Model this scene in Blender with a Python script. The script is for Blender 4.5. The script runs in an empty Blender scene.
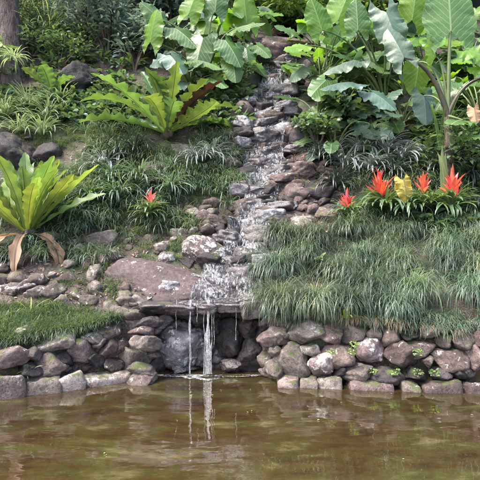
import bpy, bmesh, math, random
import numpy as np
from mathutils import Vector, Matrix
from mathutils.bvhtree import BVHTree

SEED = 7
rng = np.random.default_rng(SEED)
random.seed(SEED)
scene = bpy.context.scene
COL = scene.collection
F, H0 = 520.0, 1.6                       # focal length in photo pixels, eye height over the pond

# ------------------------------------------------------------------ noise
_tab = np.random.default_rng(99).random((64, 64, 64))
def vnoise(p):
    p = np.asarray(p, float); i = np.floor(p).astype(int); f = p - i
    f = f * f * (3 - 2 * f); i0 = i & 63; i1 = (i + 1) & 63
    def g(a, b, c): return _tab[a, b, c]
    x0, y0, z0 = i0[..., 0], i0[..., 1], i0[..., 2]; x1, y1, z1 = i1[..., 0], i1[..., 1], i1[..., 2]
    fx, fy, fz = f[..., 0], f[..., 1], f[..., 2]
    c00 = g(x0, y0, z0) * (1 - fx) + g(x1, y0, z0) * fx
    c10 = g(x0, y1, z0) * (1 - fx) + g(x1, y1, z0) * fx
    c01 = g(x0, y0, z1) * (1 - fx) + g(x1, y0, z1) * fx
    c11 = g(x0, y1, z1) * (1 - fx) + g(x1, y1, z1) * fx
    return ((c00 * (1 - fy) + c10 * fy) * (1 - fz) + (c01 * (1 - fy) + c11 * fy) * fz) * 2 - 1
def fbm(p, o=4, lac=2.1, gain=0.5):
    a, s, t = 1.0, 0.0, np.asarray(p, float)
    for k in range(o):
        s = s + a * vnoise(t + 17.3 * k); t = t * lac; a *= gain
    return s
def sstep(a, b, x):
    t = np.clip((x - a) / (b - a), 0, 1); return t * t * (3 - 2 * t)

# ------------------------------------------------------------------ terrain
SC_Y = [5.0, 6.15, 6.6, 7.2, 8.1, 9.2, 10.3, 12.0, 16, 60]
SC_X = [-0.42, -0.42, -0.30, 0.05, 0.33, 0.47, 0.66, 0.98, 1.7, 3]
SC_W = [0.68, 0.68, 0.60, 0.42, 0.38, 0.42, 0.46, 0.42, 0.4, 0.4]
def stream_x(y): return np.interp(y, SC_Y, SC_X)
def stream_w(y): return np.interp(y, SC_Y, SC_W)
PS = ([6.0, 6.15, 6.6, 6.9, 7.05, 7.4, 7.6, 8.1, 8.35, 9.2, 9.45, 10.3, 10.6, 11.3, 12.0, 14.0, 18, 60],
      [.78, .80, .84, 1.05, 1.25, 1.38, 1.68, 2.05, 2.35, 3.02, 3.35, 4.15, 4.6, 5.3, 6.0, 6.9, 10.2, 34])
PR = ([5.3, 5.75, 6.1, 6.5, 7.0, 7.5, 8.0, 9.2, 10.3, 12.0, 14, 18, 60],
      [.50, .58, .80, 1.06, 1.38, 1.66, 2.05, 3.2, 4.4, 6.2, 7.6, 10.8, 36])
PL = ([5.0, 5.5, 6.3, 6.42, 6.9, 7.4, 8.1, 9.2, 10.3, 12.0, 14, 18, 60],
      [.40, .46, .74, .90, 1.20, 1.58, 2.15, 3.2, 4.4, 6.2, 7.6, 10.8, 36])
def shore(x):
    return np.interp(x, [-9, -6, -2.4, -1.5, -1.1, -0.98, 0.24, 0.36, 2.5, 6, 9],
                        [4.2, 4.7, 5.2, 5.66, 5.94, 6.16, 6.16, 5.62, 5.37, 4.9, 4.2])
def ground(x, y):
    x = np.asarray(x, float); y = np.asarray(y, float)
    zs, zr, zl = np.interp(y, *PS), np.interp(y, *PR), np.interp(y, *PL)
    d = x - stream_x(y); w = stream_w(y)
    side = np.where(d > 0, zr, zl)
    k = sstep(w * 0.75, w * 1.35, np.abs(d))
    z = zs * (1 - k) + side * k
    p = np.stack([x, y, x * 0], -1)
    amp = 0.10 * sstep(6.4, 7.4, y) + 0.02
    z = z + amp * fbm(p * 1.3, 3) + 0.03 * fbm(p * 6, 2)
    z = z + 0.06 * np.abs(x) * sstep(7, 11, y) * (0.3)
    wd = y - shore(x)
    k = sstep(0.34, 0.44, wd)
    far = sstep(6.2, 7.5, np.abs(x))                 # the pond's ends
    near = 1 - sstep(0.2, 1.2, y + 0.3 * np.sin(x))  # the near bank, behind the eye
    bed = -0.34 + 0.07 * fbm(p * 1.1, 3)
    bank = 0.25 + 0.05 * fbm(p, 2) + 0.25 * sstep(0, 8, -y)
    kb = np.clip(far + near, 0, 1)
    low = bed * (1 - kb) + bank * kb
    return low * (1 - k) + z * k

def ray(px, py):
    """ground point seen at photo pixel"""
    px = np.atleast_1d(np.asarray(px, float)); py = np.atleast_1d(np.asarray(py, float))
    Y = np.linspace(5.3, 24, 700)[None, :]
    X = (px[:, None] - 240) * Y / F; Z = H0 - (py[:, None] - 240) * Y / F
    below = Z <= ground(X, np.broadcast_to(Y, X.shape))
    i = np.argmax(below, 1); i = np.where(below.any(1), i, 699)
    r = np.arange(len(px))
    return np.stack([X[r, i], Y[0, i], ground(X[r, i], Y[0, i])], -1)
def P(px, py): return Vector(ray(px, py)[0])
def at(px, py, Y): return Vector(((px - 240) * Y / F, Y, H0 - (py - 240) * Y / F))
def proj(p): return 240 + p[0] * F / p[1], 240 - (p[2] - H0) * F / p[1]

# ------------------------------------------------------------------ object helpers
def set_props(o, label=None, cat=None, group=None, kind=None):
    if label: o['label'] = label
    if cat: o['category'] = cat
    if group: o['group'] = group
    if kind: o['kind'] = kind
    return o
def empty(name, loc, label, cat, group=None):
    o = bpy.data.objects.new(name, None); COL.objects.link(o); o.location = loc
    o.empty_display_size = 0.1
    return set_props(o, label, cat, group)
def mesh_obj(name, V, Fc, mat, parent=None, uv=None, tint=None, smooth=True, loc=None):
    """V in local coordinates of its parent (or of loc)"""
    me = bpy.data.meshes.new(name)
    V = np.asarray(V, np.float32)
    Fc = np.asarray(Fc, np.int32)
    n = Fc.shape[1]
    me.vertices.add(len(V)); me.vertices.foreach_set('co', V.ravel())
    me.loops.add(Fc.size); me.loops.foreach_set('vertex_index', Fc.ravel())
    me.polygons.add(len(Fc)); me.polygons.foreach_set('loop_start', np.arange(0, Fc.size, n, dtype=np.int32))
    me.update(calc_edges=True); me.validate()
    if uv is not None:
        l = me.uv_layers.new(name='UVMap'); l.data.foreach_set('uv', np.asarray(uv, np.float32)[Fc.ravel()].ravel())
    if tint is not None:
        a = me.color_attributes.new('tint', 'FLOAT_COLOR', 'POINT')
        t = np.ones((len(V), 4), np.float32); t[:, :3] = tint
        a.data.foreach_set('color', t.ravel())
    if smooth: me.polygons.foreach_set('use_smooth', np.ones(len(Fc), bool))
    me.materials.append(mat)
    o = bpy.data.objects.new(name, me); COL.objects.link(o)
    if parent is not None: o.parent = parent
    if loc is not None: o.location = loc
    return o
class MB:
    def __init__(s): s.V, s.F, s.U, s.T, s.n = [], [], [], [], 0
    def add(s, V, Fc, U=None, T=None):
        V = np.asarray(V, float).reshape(-1, 3)
        s.V.append(V); s.F.append(np.asarray(Fc, int) + s.n)
        s.U.append(np.zeros((len(V), 2)) if U is None else np.asarray(U, float).reshape(-1, 2))
        s.T.append(np.ones((len(V), 3)) if T is None else np.asarray(T, float).reshape(-1, 3))
        s.n += len(V)
    def build(s, name, mat, parent=None, origin=None, loc=None):
        V = np.concatenate(s.V)
        if origin is not None: V = V - np.array(origin)
        return mesh_obj(name, V, np.concatenate(s.F), mat, parent, np.concatenate(s.U), np.concatenate(s.T), loc=loc)

def ribbons(base, az, elev, length, width, droop, nseg=5, ncross=3, prof='blade', fold=0.25,
            ruffle=0.0, rfreq=20.0, lobes=0.0, roll=None, curl=0.0, tint=None, r=None):
    """many strap leaves at once, each rising from base and bending over"""
    r = r or rng
    base = np.atleast_2d(np.asarray(base, float)); N = len(base)
    A = lambda v: np.broadcast_to(np.asarray(v, float), (N,)).copy()
    az, elev, length, width, droop = map(A, (az, elev, length, width, droop))
    t = np.linspace(0, 1, nseg + 1)
    ang = elev[:, None] - droop[:, None] * t[None, :] ** 1.3
    swing = A(curl)[:, None] * t[None, :] ** 2 + az[:, None]
    d = np.stack([np.cos(ang) * np.cos(swing), np.cos(ang) * np.sin(swing), np.sin(ang)], -1)
    step = d * (length / nseg)[:, None, None]
    path = np.concatenate([np.zeros((N, 1, 3)), np.cumsum((step[:, :-1] + step[:, 1:]) / 2, 1)], 1) + base[:, None, :]
    side = np.stack([-np.sin(swing), np.cos(swing), np.zeros_like(swing)], -1)
    nrm = np.cross(d, side)
    nrm = -nrm * np.sign(nrm[..., 2:3] + 1e-9) * -1
    nrm = np.cross(side, d) * -1
    if roll is not None:
        ro = A(roll)[:, None, None]
        side, nrm = side * np.cos(ro) + nrm * np.sin(ro), nrm * np.cos(ro) - side * np.sin(ro)
    if prof == 'blade': w = np.clip((0.55 + 0.9 * t) * (1 - t) ** 0.6, 0, 1); w[0] = .55
    elif prof == 'frond': w = (0.22 + 0.78 * np.sin(np.clip(t * 1.35, 0, 1) * np.pi / 2) ** 1.3) * np.clip((1 - t) * 4.0, 0, 1) ** 0.55
    elif prof == 'leaf': w = np.sin(np.pi * np.clip(t, 0, 1) ** 0.8) ** 0.8
    else: w = np.ones_like(t)
    w = np.maximum(w, 0.02)
    c = np.linspace(-1, 1, ncross)
    ph = r.random(N) * 6.28; ph2 = r.random(N) * 6.28
    W = width[:, None, None] / 2 * w[None, :, None]
    lob = 1 + lobes * (np.sign(c)[None, None, :] * np.sin(rfreq * 1.0 * t[None, :, None] + ph[:, None, None]) +
                       0.6 * np.sin(rfreq * 2.3 * t[None, :, None] + ph2[:, None, None] + 2 * np.sign(c)[None, None, :])) * (np.abs(c)[None, None, :])
    off = c[None, None, :] * W * lob
    h = fold * np.abs(off) + ruffle * width[:, None, None] * (c[None, None, :] ** 2) * \
        np.sin(rfreq * t[None, :, None] + ph2[:, None, None] + 1.7 * np.sign(c)[None, None, :]) * np.clip(w, 0, 1)[None, :, None]
    V = path[:, :, None, :] + side[:, :, None, :] * off[..., None] + nrm[:, :, None, :] * h[..., None]
    m = (nseg + 1) * ncross
    i, j = np.meshgrid(np.arange(nseg), np.arange(ncross - 1), indexing='ij')
    q = np.stack([i * ncross + j, i * ncross + j + 1, (i + 1) * ncross + j + 1, (i + 1) * ncross + j], -1).reshape(-1, 4)
    Fc = (q[None] + (np.arange(N) * m)[:, None, None]).reshape(-1, 4)
    U = np.stack(np.broadcast_arrays((c * .5 + .5)[None, None, :], t[None, :, None], ), -1)
    U = np.broadcast_to(U, (N, nseg + 1, ncross, 2)).reshape(-1, 2)
    if tint is None: tint = np.ones((N, 3))
    tint = np.broadcast_to(np.asarray(tint, float), (N, 3))
    T = np.repeat(tint, m, 0)
    return V.reshape(-1, 3), Fc, U, T
def tube(pts, rad, ns=6):
    pts = np.asarray(pts, float); n = len(pts); rad = np.broadcast_to(np.asarray(rad, float), (n,))
    tan = np.gradient(pts, axis=0); tan /= np.linalg.norm(tan, axis=1)[:, None] + 1e-9
    ref = np.array([0.31, 0.93, 0.17]); s = np.cross(tan, ref); s /= np.linalg.norm(s, axis=1)[:, None] + 1e-9
    u = np.cross(tan, s); a = np.arange(ns) / ns * 2 * np.pi
    V = pts[:, None] + rad[:, None, None] * (s[:, None] * np.cos(a)[None, :, None] + u[:, None] * np.sin(a)[None, :, None])
    i, j = np.meshgrid(np.arange(n - 1), np.arange(ns), indexing='ij'); jn = (j + 1) % ns
    Fc = np.stack([i * ns + j, i * ns + jn, (i + 1) * ns + jn, (i + 1) * ns + j], -1).reshape(-1, 4)
    U = np.stack(np.broadcast_arrays((np.arange(ns) / ns)[None, :], np.linspace(0, 1, n)[:, None]), -1).reshape(-1, 2)
    return V.reshape(-1, 3), Fc, U, np.ones((n * ns, 3))
def bez(a, b, c, n=9):
    t = np.linspace(0, 1, n)[:, None]; a, b, c = map(lambda v: np.array(v, float), (a, b, c))
    return (1 - t) ** 2 * a + 2 * t * (1 - t) * b + t * t * c
def rtint(N, v=0.25, warm=0.12, r=None):
    r = r or rng
    b = 1 + v * (r.random(N) * 2 - 1); w = warm * (r.random(N) * 2 - 1)
    return np.stack([b * (1 + w * 1.2), b, b * (1 - w)], -1)

# ------------------------------------------------------------------ materials
def nt(name):
    m = bpy.data.materials.new(name); m.use_nodes = True; t = m.node_tree; t.nodes.clear()
    out = t.nodes.new('ShaderNodeOutputMaterial'); return m, t, out
def N(t, typ, **kw):
    n = t.nodes.new(typ)
    for k, v in kw.items():
        if k.startswith('_'): setattr(n, k[1:], v)
        else: n.inputs[k.replace('__', ' ')].default_value = v
    return n
def L(t, a, b): t.links.new(a, b)
def ramp(t, fac, stops, interp='LINEAR'):
    n = t.nodes.new('ShaderNodeValToRGB'); n.color_ramp.interpolation = interp
    e = n.color_ramp.elements
    while len(e) < len(stops): e.new(0.5)
    for q, (p, c) in zip(e, stops): q.position = p; q.color = (*c, 1) if len(c) == 3 else c
    L(t, fac, n.inputs[0]); return n.outputs[0]
def mix(t, fac, a, b, mode='MIX'):
    n = t.nodes.new('ShaderNodeMix'); n.data_type = 'RGBA'; n.blend_type = mode
    for v, s in ((fac, 0), (a, 6), (b, 7)):
        if hasattr(v, 'is_linked') or isinstance(v, bpy.types.NodeSocket): L(t, v, n.inputs[s])
        elif s == 0: n.inputs[0].default_value = v
        else: n.inputs[s].default_value = (*v, 1)
    return n.outputs[2]
def math_(t, op, a, b=None, c=None, clamp=False):
    n = t.nodes.new('ShaderNodeMath'); n.operation = op; n.use_clamp = clamp
    for k, v in enumerate((a, b, c)):
        if v is None: continue
        if isinstance(v, (int, float)): n.inputs[k].default_value = v
        else: L(t, v, n.inputs[k])
    return n.outputs[0]
def noise(t, vec, scale, detail=4, rough=0.55, dist=0.0):
    n = N(t, 'ShaderNodeTexNoise', Scale=scale, Detail=detail, Roughness=rough, Distortion=dist)
    L(t, vec, n.inputs['Vector']); return n.outputs[0]

def leaf_mat(name, col, col2, rough=0.4, transl=0.35, tcol=None, rib=None, ribw=0.05, back=None, spec=0.5,
             veins=0, patch=None, stripes=None, cross=0):
    m, t, out = nt(name)
    tc = t.nodes.new('ShaderNodeTexCoord'); uv = tc.outputs['UV']
    sx = t.nodes.new('ShaderNodeSeparateXYZ'); L(t, uv, sx.inputs[0])
    ob = t.nodes.new('ShaderNodeTexCoord').outputs['Object']
    c = mix(t, ramp(t, noise(t, ob, 3.0, 3), [(0.35, (0, 0, 0)), (0.65, (1, 1, 1))]), col, col2)
    at_ = N(t, 'ShaderNodeAttribute', _attribute_name='tint')
    c = mix(t, 1.0, c, at_.outputs['Color'], 'MULTIPLY')
    if patch:
        f = ramp(t, noise(t, ob, 14.0, 3), [(0.60, (0, 0, 0)), (0.68, (1, 1, 1))])
        c = mix(t, f, c, patch)
    bump_h = None
    if cross:
        axc = math_(t, 'ABSOLUTE', math_(t, 'SUBTRACT', sx.outputs[0], 0.5))
        bump_h = math_(t, 'ADD', math_(t, 'MULTIPLY', math_(t, 'SINE', math_(t, 'MULTIPLY', math_(t, 'SUBTRACT', sx.outputs[1], math_(t, 'MULTIPLY', axc, .12)), cross)), .25), noise(t, ob, 12.0, 3))
        c = mix(t, .5, c, ramp(t, noise(t, ob, 8.0, 4, .7), [(.3, (.72, .78, .7)), (.7, (1.25, 1.2, 1.2))]), 'MULTIPLY')
        scar = ramp(t, math_(t, 'ADD', noise(t, ob, 20.0, 4, .7), math_(t, 'MULTIPLY', math_(t, 'POWER', sx.outputs[1], 5.0), .12)), [(.70, (0,) * 3), (.74, (.9,) * 3)])
        c = mix(t, scar, c, (.09, .05, .02))
    if veins:   # flat heart-leaf coordinates: x across, y along the midrib
        ax = math_(t, 'ABSOLUTE', math_(t, 'SUBTRACT', sx.outputs[0], 0.5))
        yy = math_(t, 'ADD', math_(t, 'SUBTRACT', sx.outputs[1], math_(t, 'MULTIPLY', math_(t, 'POWER', ax, 0.9), 0.95)), math_(t, 'MULTIPLY', noise(t, uv, 5.0, 2), 0.07))
        s = math_(t, 'PINGPONG', math_(t, 'MULTIPLY', yy, veins), 0.5)
        lw = math_(t, 'GREATER_THAN', math_(t, 'ADD', 0.055, 0.0), s)
        lw = N(t, 'ShaderNodeMapRange'); L(t, s, lw.inputs[0]); lw.inputs[1].default_value = 0.03; lw.inputs[2].default_value = 0.085
        lw.inputs[3].default_value = 1; lw.inputs[4].default_value = 0
        mr = N(t, 'ShaderNodeMapRange'); L(t, ax, mr.inputs[0]); mr.inputs[1].default_value = 0.008; mr.inputs[2].default_value = 0.02
        mr.inputs[3].default_value = 1; mr.inputs[4].default_value = 0
        v = math_(t, 'MAXIMUM', math_(t, 'MULTIPLY', lw.outputs[0], 0.75), mr.outputs[0])
        c = mix(t, v, c, rib)
        bump_h = math_(t, 'ADD', math_(t, 'MULTIPLY', s, .5), noise(t, ob, 22.0, 2))
    elif rib:
        ax = math_(t, 'ABSOLUTE', math_(t, 'SUBTRACT', sx.outputs[0], 0.5))
        mr = N(t, 'ShaderNodeMapRange'); L(t, ax, mr.inputs[0]); mr.inputs[1].default_value = ribw * 0.5; mr.inputs[2].default_value = ribw
        mr.inputs[3].default_value = 1; mr.inputs[4].default_value = 0
        c = mix(t, mr.outputs[0], c, rib)
    if stripes:
        ax = math_(t, 'ABSOLUTE', math_(t, 'SUBTRACT', sx.outputs[0], 0.5))
        mr = N(t, 'ShaderNodeMapRange'); L(t, ax, mr.inputs[0]); mr.inputs[1].default_value = 0.26; mr.inputs[2].default_value = 0.33
        c = mix(t, mr.outputs[0], c, stripes)
    if back:
        g = t.nodes.new('ShaderNodeNewGeometry'); c = mix(t, math_(t, 'MULTIPLY', g.outputs['Backfacing'], 0.6), c, back)
    rn = math_(t, 'ADD', rough - 0.08, math_(t, 'MULTIPLY', noise(t, ob, 9.0, 2), 0.18))
    b = N(t, 'ShaderNodeBsdfPrincipled'); L(t, c, b.inputs['Base Color']); L(t, rn, b.inputs['Roughness'])
    b.inputs['Specular IOR Level'].default_value = spec
    bp = N(t, 'ShaderNodeBump', Strength=0.35, Distance=0.01)
    hgt = noise(t, ob, 30.0, 2) if bump_h is None else bump_h
    L(t, hgt, bp.inputs['Height']); L(t, bp.outputs[0], b.inputs['Normal'])
    tr = N(t, 'ShaderNodeBsdfTranslucent')
    tl = mix(t, 1.0, c, tcol or (1.6, 1.5, 0.6), 'MULTIPLY'); L(t, tl, tr.inputs['Color'])
    mx = N(t, 'ShaderNodeMixShader', Fac=transl); L(t, b.outputs[0], mx.inputs[1]); L(t, tr.outputs[0], mx.inputs[2])
    L(t, mx.outputs[0], out.inputs[0]); return m

def rock_mat(name, c1, c2, c3, lichen=0.0, lichen_col=(.42, .40, .37), moss=0.0, rough=0.85, bump=1.0, scale=1.0, spec=0.3):
    m, t, out = nt(name)
    tc = t.nodes.new('ShaderNodeTexCoord').outputs['Object']
    oi = t.nodes.new('ShaderNodeObjectInfo'); g = t.nodes.new('ShaderNodeNewGeometry')
    va = N(t, 'ShaderNodeVectorMath', _operation='ADD'); L(t, tc, va.inputs[0])
    mu = N(t, 'ShaderNodeVectorMath', _operation='SCALE'); L(t, oi.outputs['Random'], mu.inputs[0]); mu.inputs['Scale'].default_value = 37
    L(t, mu.outputs[0], va.inputs[1]); v = va.outputs[0]
    n1 = noise(t, v, 5 * scale, 6, 0.65); n2 = noise(t, v, 26 * scale, 5, 0.7); n3 = noise(t, v, 90 * scale, 3, 0.6)
    c = ramp(t, n1, [(0.30, c1), (0.5, c2), (0.68, c3)])
    c = mix(t, 0.75, c, ramp(t, n2, [(0.3, (.38, .36, .37)), (0.5, (1, 1, 1)), (0.72, (1.75, 1.65, 1.55))]), 'MULTIPLY')
    hs = N(t, 'ShaderNodeHueSaturation'); L(t, c, hs.inputs['Color'])
    L(t, math_(t, 'ADD', 0.487, math_(t, 'MULTIPLY', math_(t, 'FRACT', math_(t, 'MULTIPLY', oi.outputs['Random'], 7.3)), 0.03)), hs.inputs['Hue'])
    L(t, math_(t, 'ADD', 0.65, math_(t, 'MULTIPLY', oi.outputs['Random'], 0.75)), hs.inputs['Value'])
    c = hs.outputs[0]
    pit = ramp(t, noise(t, v, 48 * scale, 2), [(0.33, (.35, .33, .33)), (0.42, (1, 1, 1))]); c = mix(t, 0.8, c, pit, 'MULTIPLY')
    nz = t.nodes.new('ShaderNodeSeparateXYZ'); L(t, g.outputs['Normal'], nz.inputs[0])
    if lichen:
        k = math_(t, 'ADD', noise(t, v, 9 * scale, 5, 0.75), math_(t, 'MULTIPLY', nz.outputs[2], 0.05))
        f = ramp(t, k, [(0.66 - lichen * .22, (0, 0, 0)), (0.70 - lichen * .22, (1, 1, 1))])
        f = mix(t, 1.0, f, ramp(t, n3, [(0.3, (.35,) * 3), (0.55, (1,) * 3)]), 'MULTIPLY')
        c = mix(t, f, c, lichen_col)
    if moss:
        k = math_(t, 'ADD', noise(t, v, 6 * scale, 4, 0.7), math_(t, 'MULTIPLY', nz.outputs[2], 0.16))
        f = ramp(t, k, [(0.72 - moss * .25, (0, 0, 0)), (0.80 - moss * .25, (.85,) * 3)])
        c = mix(t, f, c, (.055, .075, .02))
    b = N(t, 'ShaderNodeBsdfPrincipled'); L(t, c, b.inputs['Base Color'])
    L(t, math_(t, 'ADD', rough - 0.15, math_(t, 'MULTIPLY', n2, 0.3), clamp=True), b.inputs['Roughness'])
    b.inputs['Specular IOR Level'].default_value = spec
    h = math_(t, 'ADD', math_(t, 'MULTIPLY', n1, 0.5), math_(t, 'ADD', math_(t, 'MULTIPLY', n2, 0.4), math_(t, 'MULTIPLY', n3, 0.12)))
    bp = N(t, 'ShaderNodeBump', Strength=min(1, 0.9 * bump), Distance=0.045 * bump); L(t, h, bp.inputs['Height']); L(t, bp.outputs[0], b.inputs['Normal'])
    L(t, b.outputs[0], out.inputs[0]); return m

R_WALL = rock_mat('wall_stone', (0.0378, 0.0291, 0.0269), (0.0966, 0.0754, 0.0672), (0.1680, 0.1388, 0.1218), lichen=.12, lichen_col=(.28, .26, .24), moss=.28)
R_RED = rock_mat('red_brown_stone', (0.0378, 0.0257, 0.0244), (0.0798, 0.0565, 0.0521), (0.1260, 0.0960, 0.0874), lichen=.12, moss=.18)
R_PALE = rock_mat('pale_stone', (0.0630, 0.0497, 0.0437), (0.1428, 0.1182, 0.1025), (0.2352, 0.2056, 0.1781), lichen=.30, lichen_col=(.36, .34, .31), moss=.25)
R_LICH = rock_mat('lichened_stone', (.04, .03, .03), (.10, .072, .072), (.17, .135, .13), lichen=.48, lichen_col=(.50, .48, .45))
R_DARK = rock_mat('dark_stone', (.008, .007, .007), (.023, .018, .019), (.050, .039, .039), rough=.6, moss=.15)
R_WET = rock_mat('wet_stone', (.015, .011, .012), (.045, .034, .036), (.095, .075, .078), rough=.24, spec=1.0, moss=.05)
R_WETG = rock_mat('grey_wet_stone', (.03, .028, .031), (.08, .075, .080), (.16, .15, .155), rough=.35, spec=.8, lichen=.40, lichen_col=(.34, .33, .34))
R_SLAB = rock_mat('slab_stone', (0.0420, 0.0291, 0.0286), (0.0689, 0.0497, 0.0479), (0.1008, 0.0754, 0.0714), lichen=.05, bump=.55, rough=.75)

def ground_mat():
    m, t, out = nt('soil')
    tc = t.nodes.new('ShaderNodeTexCoord').outputs['Object']
    n1, n2, n3 = noise(t, tc, 1.2, 5), noise(t, tc, 9, 6, .65), noise(t, tc, 45, 4, .7)
    c = ramp(t, n2, [(0.3, (.014, .010, .009)), (0.5, (.040, .027, .024)), (0.7, (.085, .060, .052))])
    c = mix(t, ramp(t, n3, [(0.5, (0,) * 3), (0.62, (.7,) * 3)]), c, (.17, .125, .10))
    c = mix(t, ramp(t, n1, [(0.48, (0,) * 3), (0.6, (.6,) * 3)]), c, (.04, .06, .022))
    b = N(t, 'ShaderNodeBsdfPrincipled', Roughness=0.9); L(t, c, b.inputs['Base Color'])
    bp = N(t, 'ShaderNodeBump', Strength=.8, Distance=.05)
    L(t, math_(t, 'ADD', n2, math_(t, 'MULTIPLY', n3, .4)), bp.inputs['Height']); L(t, bp.outputs[0], b.inputs['Normal'])
    L(t, b.outputs[0], out.inputs[0]); return m
def bed_mat():
    m, t, out = nt('pond_mud')
    tc = t.nodes.new('ShaderNodeTexCoord').outputs['Object']
    mp = N(t, 'ShaderNodeMapping'); mp.inputs['Scale'].default_value = (.8, 1.0, 1); L(t, tc, mp.inputs[0])
    n1, n2, n3 = noise(t, mp.outputs[0], 1.7, 5, .6, .6), noise(t, mp.outputs[0], 7, 5, .7), noise(t, tc, 30, 3)
    c = ramp(t, n1, [(0.32, (.045, .026, .013)), (0.45, (.095, .058, .024)), (0.56, (.085, .085, .022)), (0.70, (.22, .17, .075))])
    c = mix(t, .85, c, ramp(t, n2, [(0.3, (.3, .28, .3)), (0.5, (1, 1, 1)), (0.75, (1.9, 1.7, 1.4))]), 'MULTIPLY')
    b = N(t, 'ShaderNodeBsdfPrincipled', Roughness=0.9); L(t, c, b.inputs['Base Color'])
    bp = N(t, 'ShaderNodeBump', Strength=.7, Distance=.05); L(t, math_(t, 'ADD', n2, math_(t, 'MULTIPLY', n3, .3)), bp.inputs['Height']); L(t, bp.outputs[0], b.inputs['Normal'])
    L(t, b.outputs[0], out.inputs[0]); return m
def pond_mat():
    m, t, out = nt('pond_water')
    tc = t.nodes.new('ShaderNodeTexCoord').outputs['Object']
    mp = N(t, 'ShaderNodeMapping'); mp.inputs['Scale'].default_value = (.7, 1.5, 1); L(t, tc, mp.inputs[0])
    h = math_(t, 'ADD', noise(t, mp.outputs[0], 1.7, 2, .5, .3), math_(t, 'MULTIPLY', noise(t, mp.outputs[0], 9, 2, .5), .10))
    # rings spreading from where the falls land
    d = N(t, 'ShaderNodeVectorMath', _operation='DISTANCE'); L(t, tc, d.inputs[0]); d.inputs[1].default_value = (-.38, 6.0, 0)
    rg = math_(t, 'MULTIPLY', math_(t, 'SINE', math_(t, 'MULTIPLY', d.outputs['Value'], 42)), math_(t, 'DIVIDE', .05, math_(t, 'ADD', d.outputs['Value'], .25)))
    h = math_(t, 'ADD', h, rg)
    bp = N(t, 'ShaderNodeBump', Strength=.32, Distance=.03); L(t, h, bp.inputs['Height'])
    fr = N(t, 'ShaderNodeFresnel', IOR=2.0); L(t, bp.outputs[0], fr.inputs['Normal'])
    tr = N(t, 'ShaderNodeBsdfTransparent'); tr.inputs[0].default_value = (.60, .47, .30, 1)
    gl = N(t, 'ShaderNodeBsdfGlossy', Roughness=.035); gl.inputs[0].default_value = (1, 1, 1, 1); L(t, bp.outputs[0], gl.inputs['Normal'])
    df = N(t, 'ShaderNodeBsdfDiffuse'); L(t, ramp(t, noise(t, mp.outputs[0], 2.3, 6, .7, .3), [(.34, (.052, .032, .014)), (.47, (.10, .062, .025)), (.56, (.10, .092, .03)), (.70, (.32, .25, .12))]), df.inputs[0])
    ms = N(t, 'ShaderNodeMixShader', Fac=.26); L(t, tr.outputs[0], ms.inputs[1]); L(t, df.outputs[0], ms.inputs[2])
    mx = N(t, 'ShaderNodeMixShader'); L(t, fr.outputs[0], mx.inputs[0]); L(t, ms.outputs[0], mx.inputs[1]); L(t, gl.outputs[0], mx.inputs[2])
    L(t, mx.outputs[0], out.inputs[0]); return m
def fall_mat(name, lo, hi, scale=(30, 30, 8), white=.8, rgh=.15, coord='Object', op=1.0, film=.12):
    m, t, out = nt(name)
    tc = t.nodes.new('ShaderNodeTexCoord').outputs[coord]
    mp = N(t, 'ShaderNodeMapping'); mp.inputs['Scale'].default_value = scale; L(t, tc, mp.inputs[0])
    n1 = noise(t, mp.outputs[0], 1.0, 6, .72, .8); n2 = noise(t, tc, 3.2, 3)
    f = ramp(t, math_(t, 'ADD', n1, math_(t, 'MULTIPLY', math_(t, 'SUBTRACT', n2, .5), .35)), [(lo, (0,) * 3), (hi, (op,) * 3)])
    b = N(t, 'ShaderNodeBsdfPrincipled', Roughness=rgh); b.inputs['Base Color'].default_value = (white, white * .99, white * 1.02, 1)
    b.inputs['Specular IOR Level'].default_value = 1
    bp = N(t, 'ShaderNodeBump', Strength=.9, Distance=.03); L(t, n1, bp.inputs['Height']); L(t, bp.outputs[0], b.inputs['Normal'])
    fr = N(t, 'ShaderNodeFresnel', IOR=1.4); L(t, bp.outputs[0], fr.inputs['Normal'])
    tr = N(t, 'ShaderNodeBsdfTransparent'); gl = N(t, 'ShaderNodeBsdfGlossy', Roughness=film); L(t, bp.outputs[0], gl.inputs['Normal'])
    cl = N(t, 'ShaderNodeMixShader'); L(t, fr.outputs[0], cl.inputs[0]); L(t, tr.outputs[0], cl.inputs[1]); L(t, gl.outputs[0], cl.inputs[2])
    mx = N(t, 'ShaderNodeMixShader'); L(t, f, mx.inputs[0]); L(t, cl.outputs[0], mx.inputs[1]); L(t, b.outputs[0], mx.inputs[2])
    L(t, mx.outputs[0], out.inputs[0]); return m
def bark_mat(name, a, b_):
    m, t, out = nt(name)
    tc = t.nodes.new('ShaderNodeTexCoord').outputs['Object']
    mp = N(t, 'ShaderNodeMapping'); mp.inputs['Scale'].default_value = (1, 1, .22); L(t, tc, mp.inputs[0])
    n1, n2 = noise(t, mp.outputs[0], 16, 5, .6, .8), noise(t, tc, 50, 3)
    c = ramp(t, n1, [(0.38, a), (0.6, b_)]); c = mix(t, .5, c, ramp(t, n2, [(.3, (.6,) * 3), (.7, (1.4,) * 3)]), 'MULTIPLY')
    b = N(t, 'ShaderNodeBsdfPrincipled', Roughness=0.9); L(t, c, b.inputs['Base Color'])
    bp = N(t, 'ShaderNodeBump', Strength=1, Distance=.05); L(t, math_(t, 'ADD', n1, math_(t, 'MULTIPLY', n2, .2)), bp.inputs['Height']); L(t, bp.outputs[0], b.inputs['Normal'])
    L(t, b.outputs[0], out.inputs[0]); return m

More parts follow.
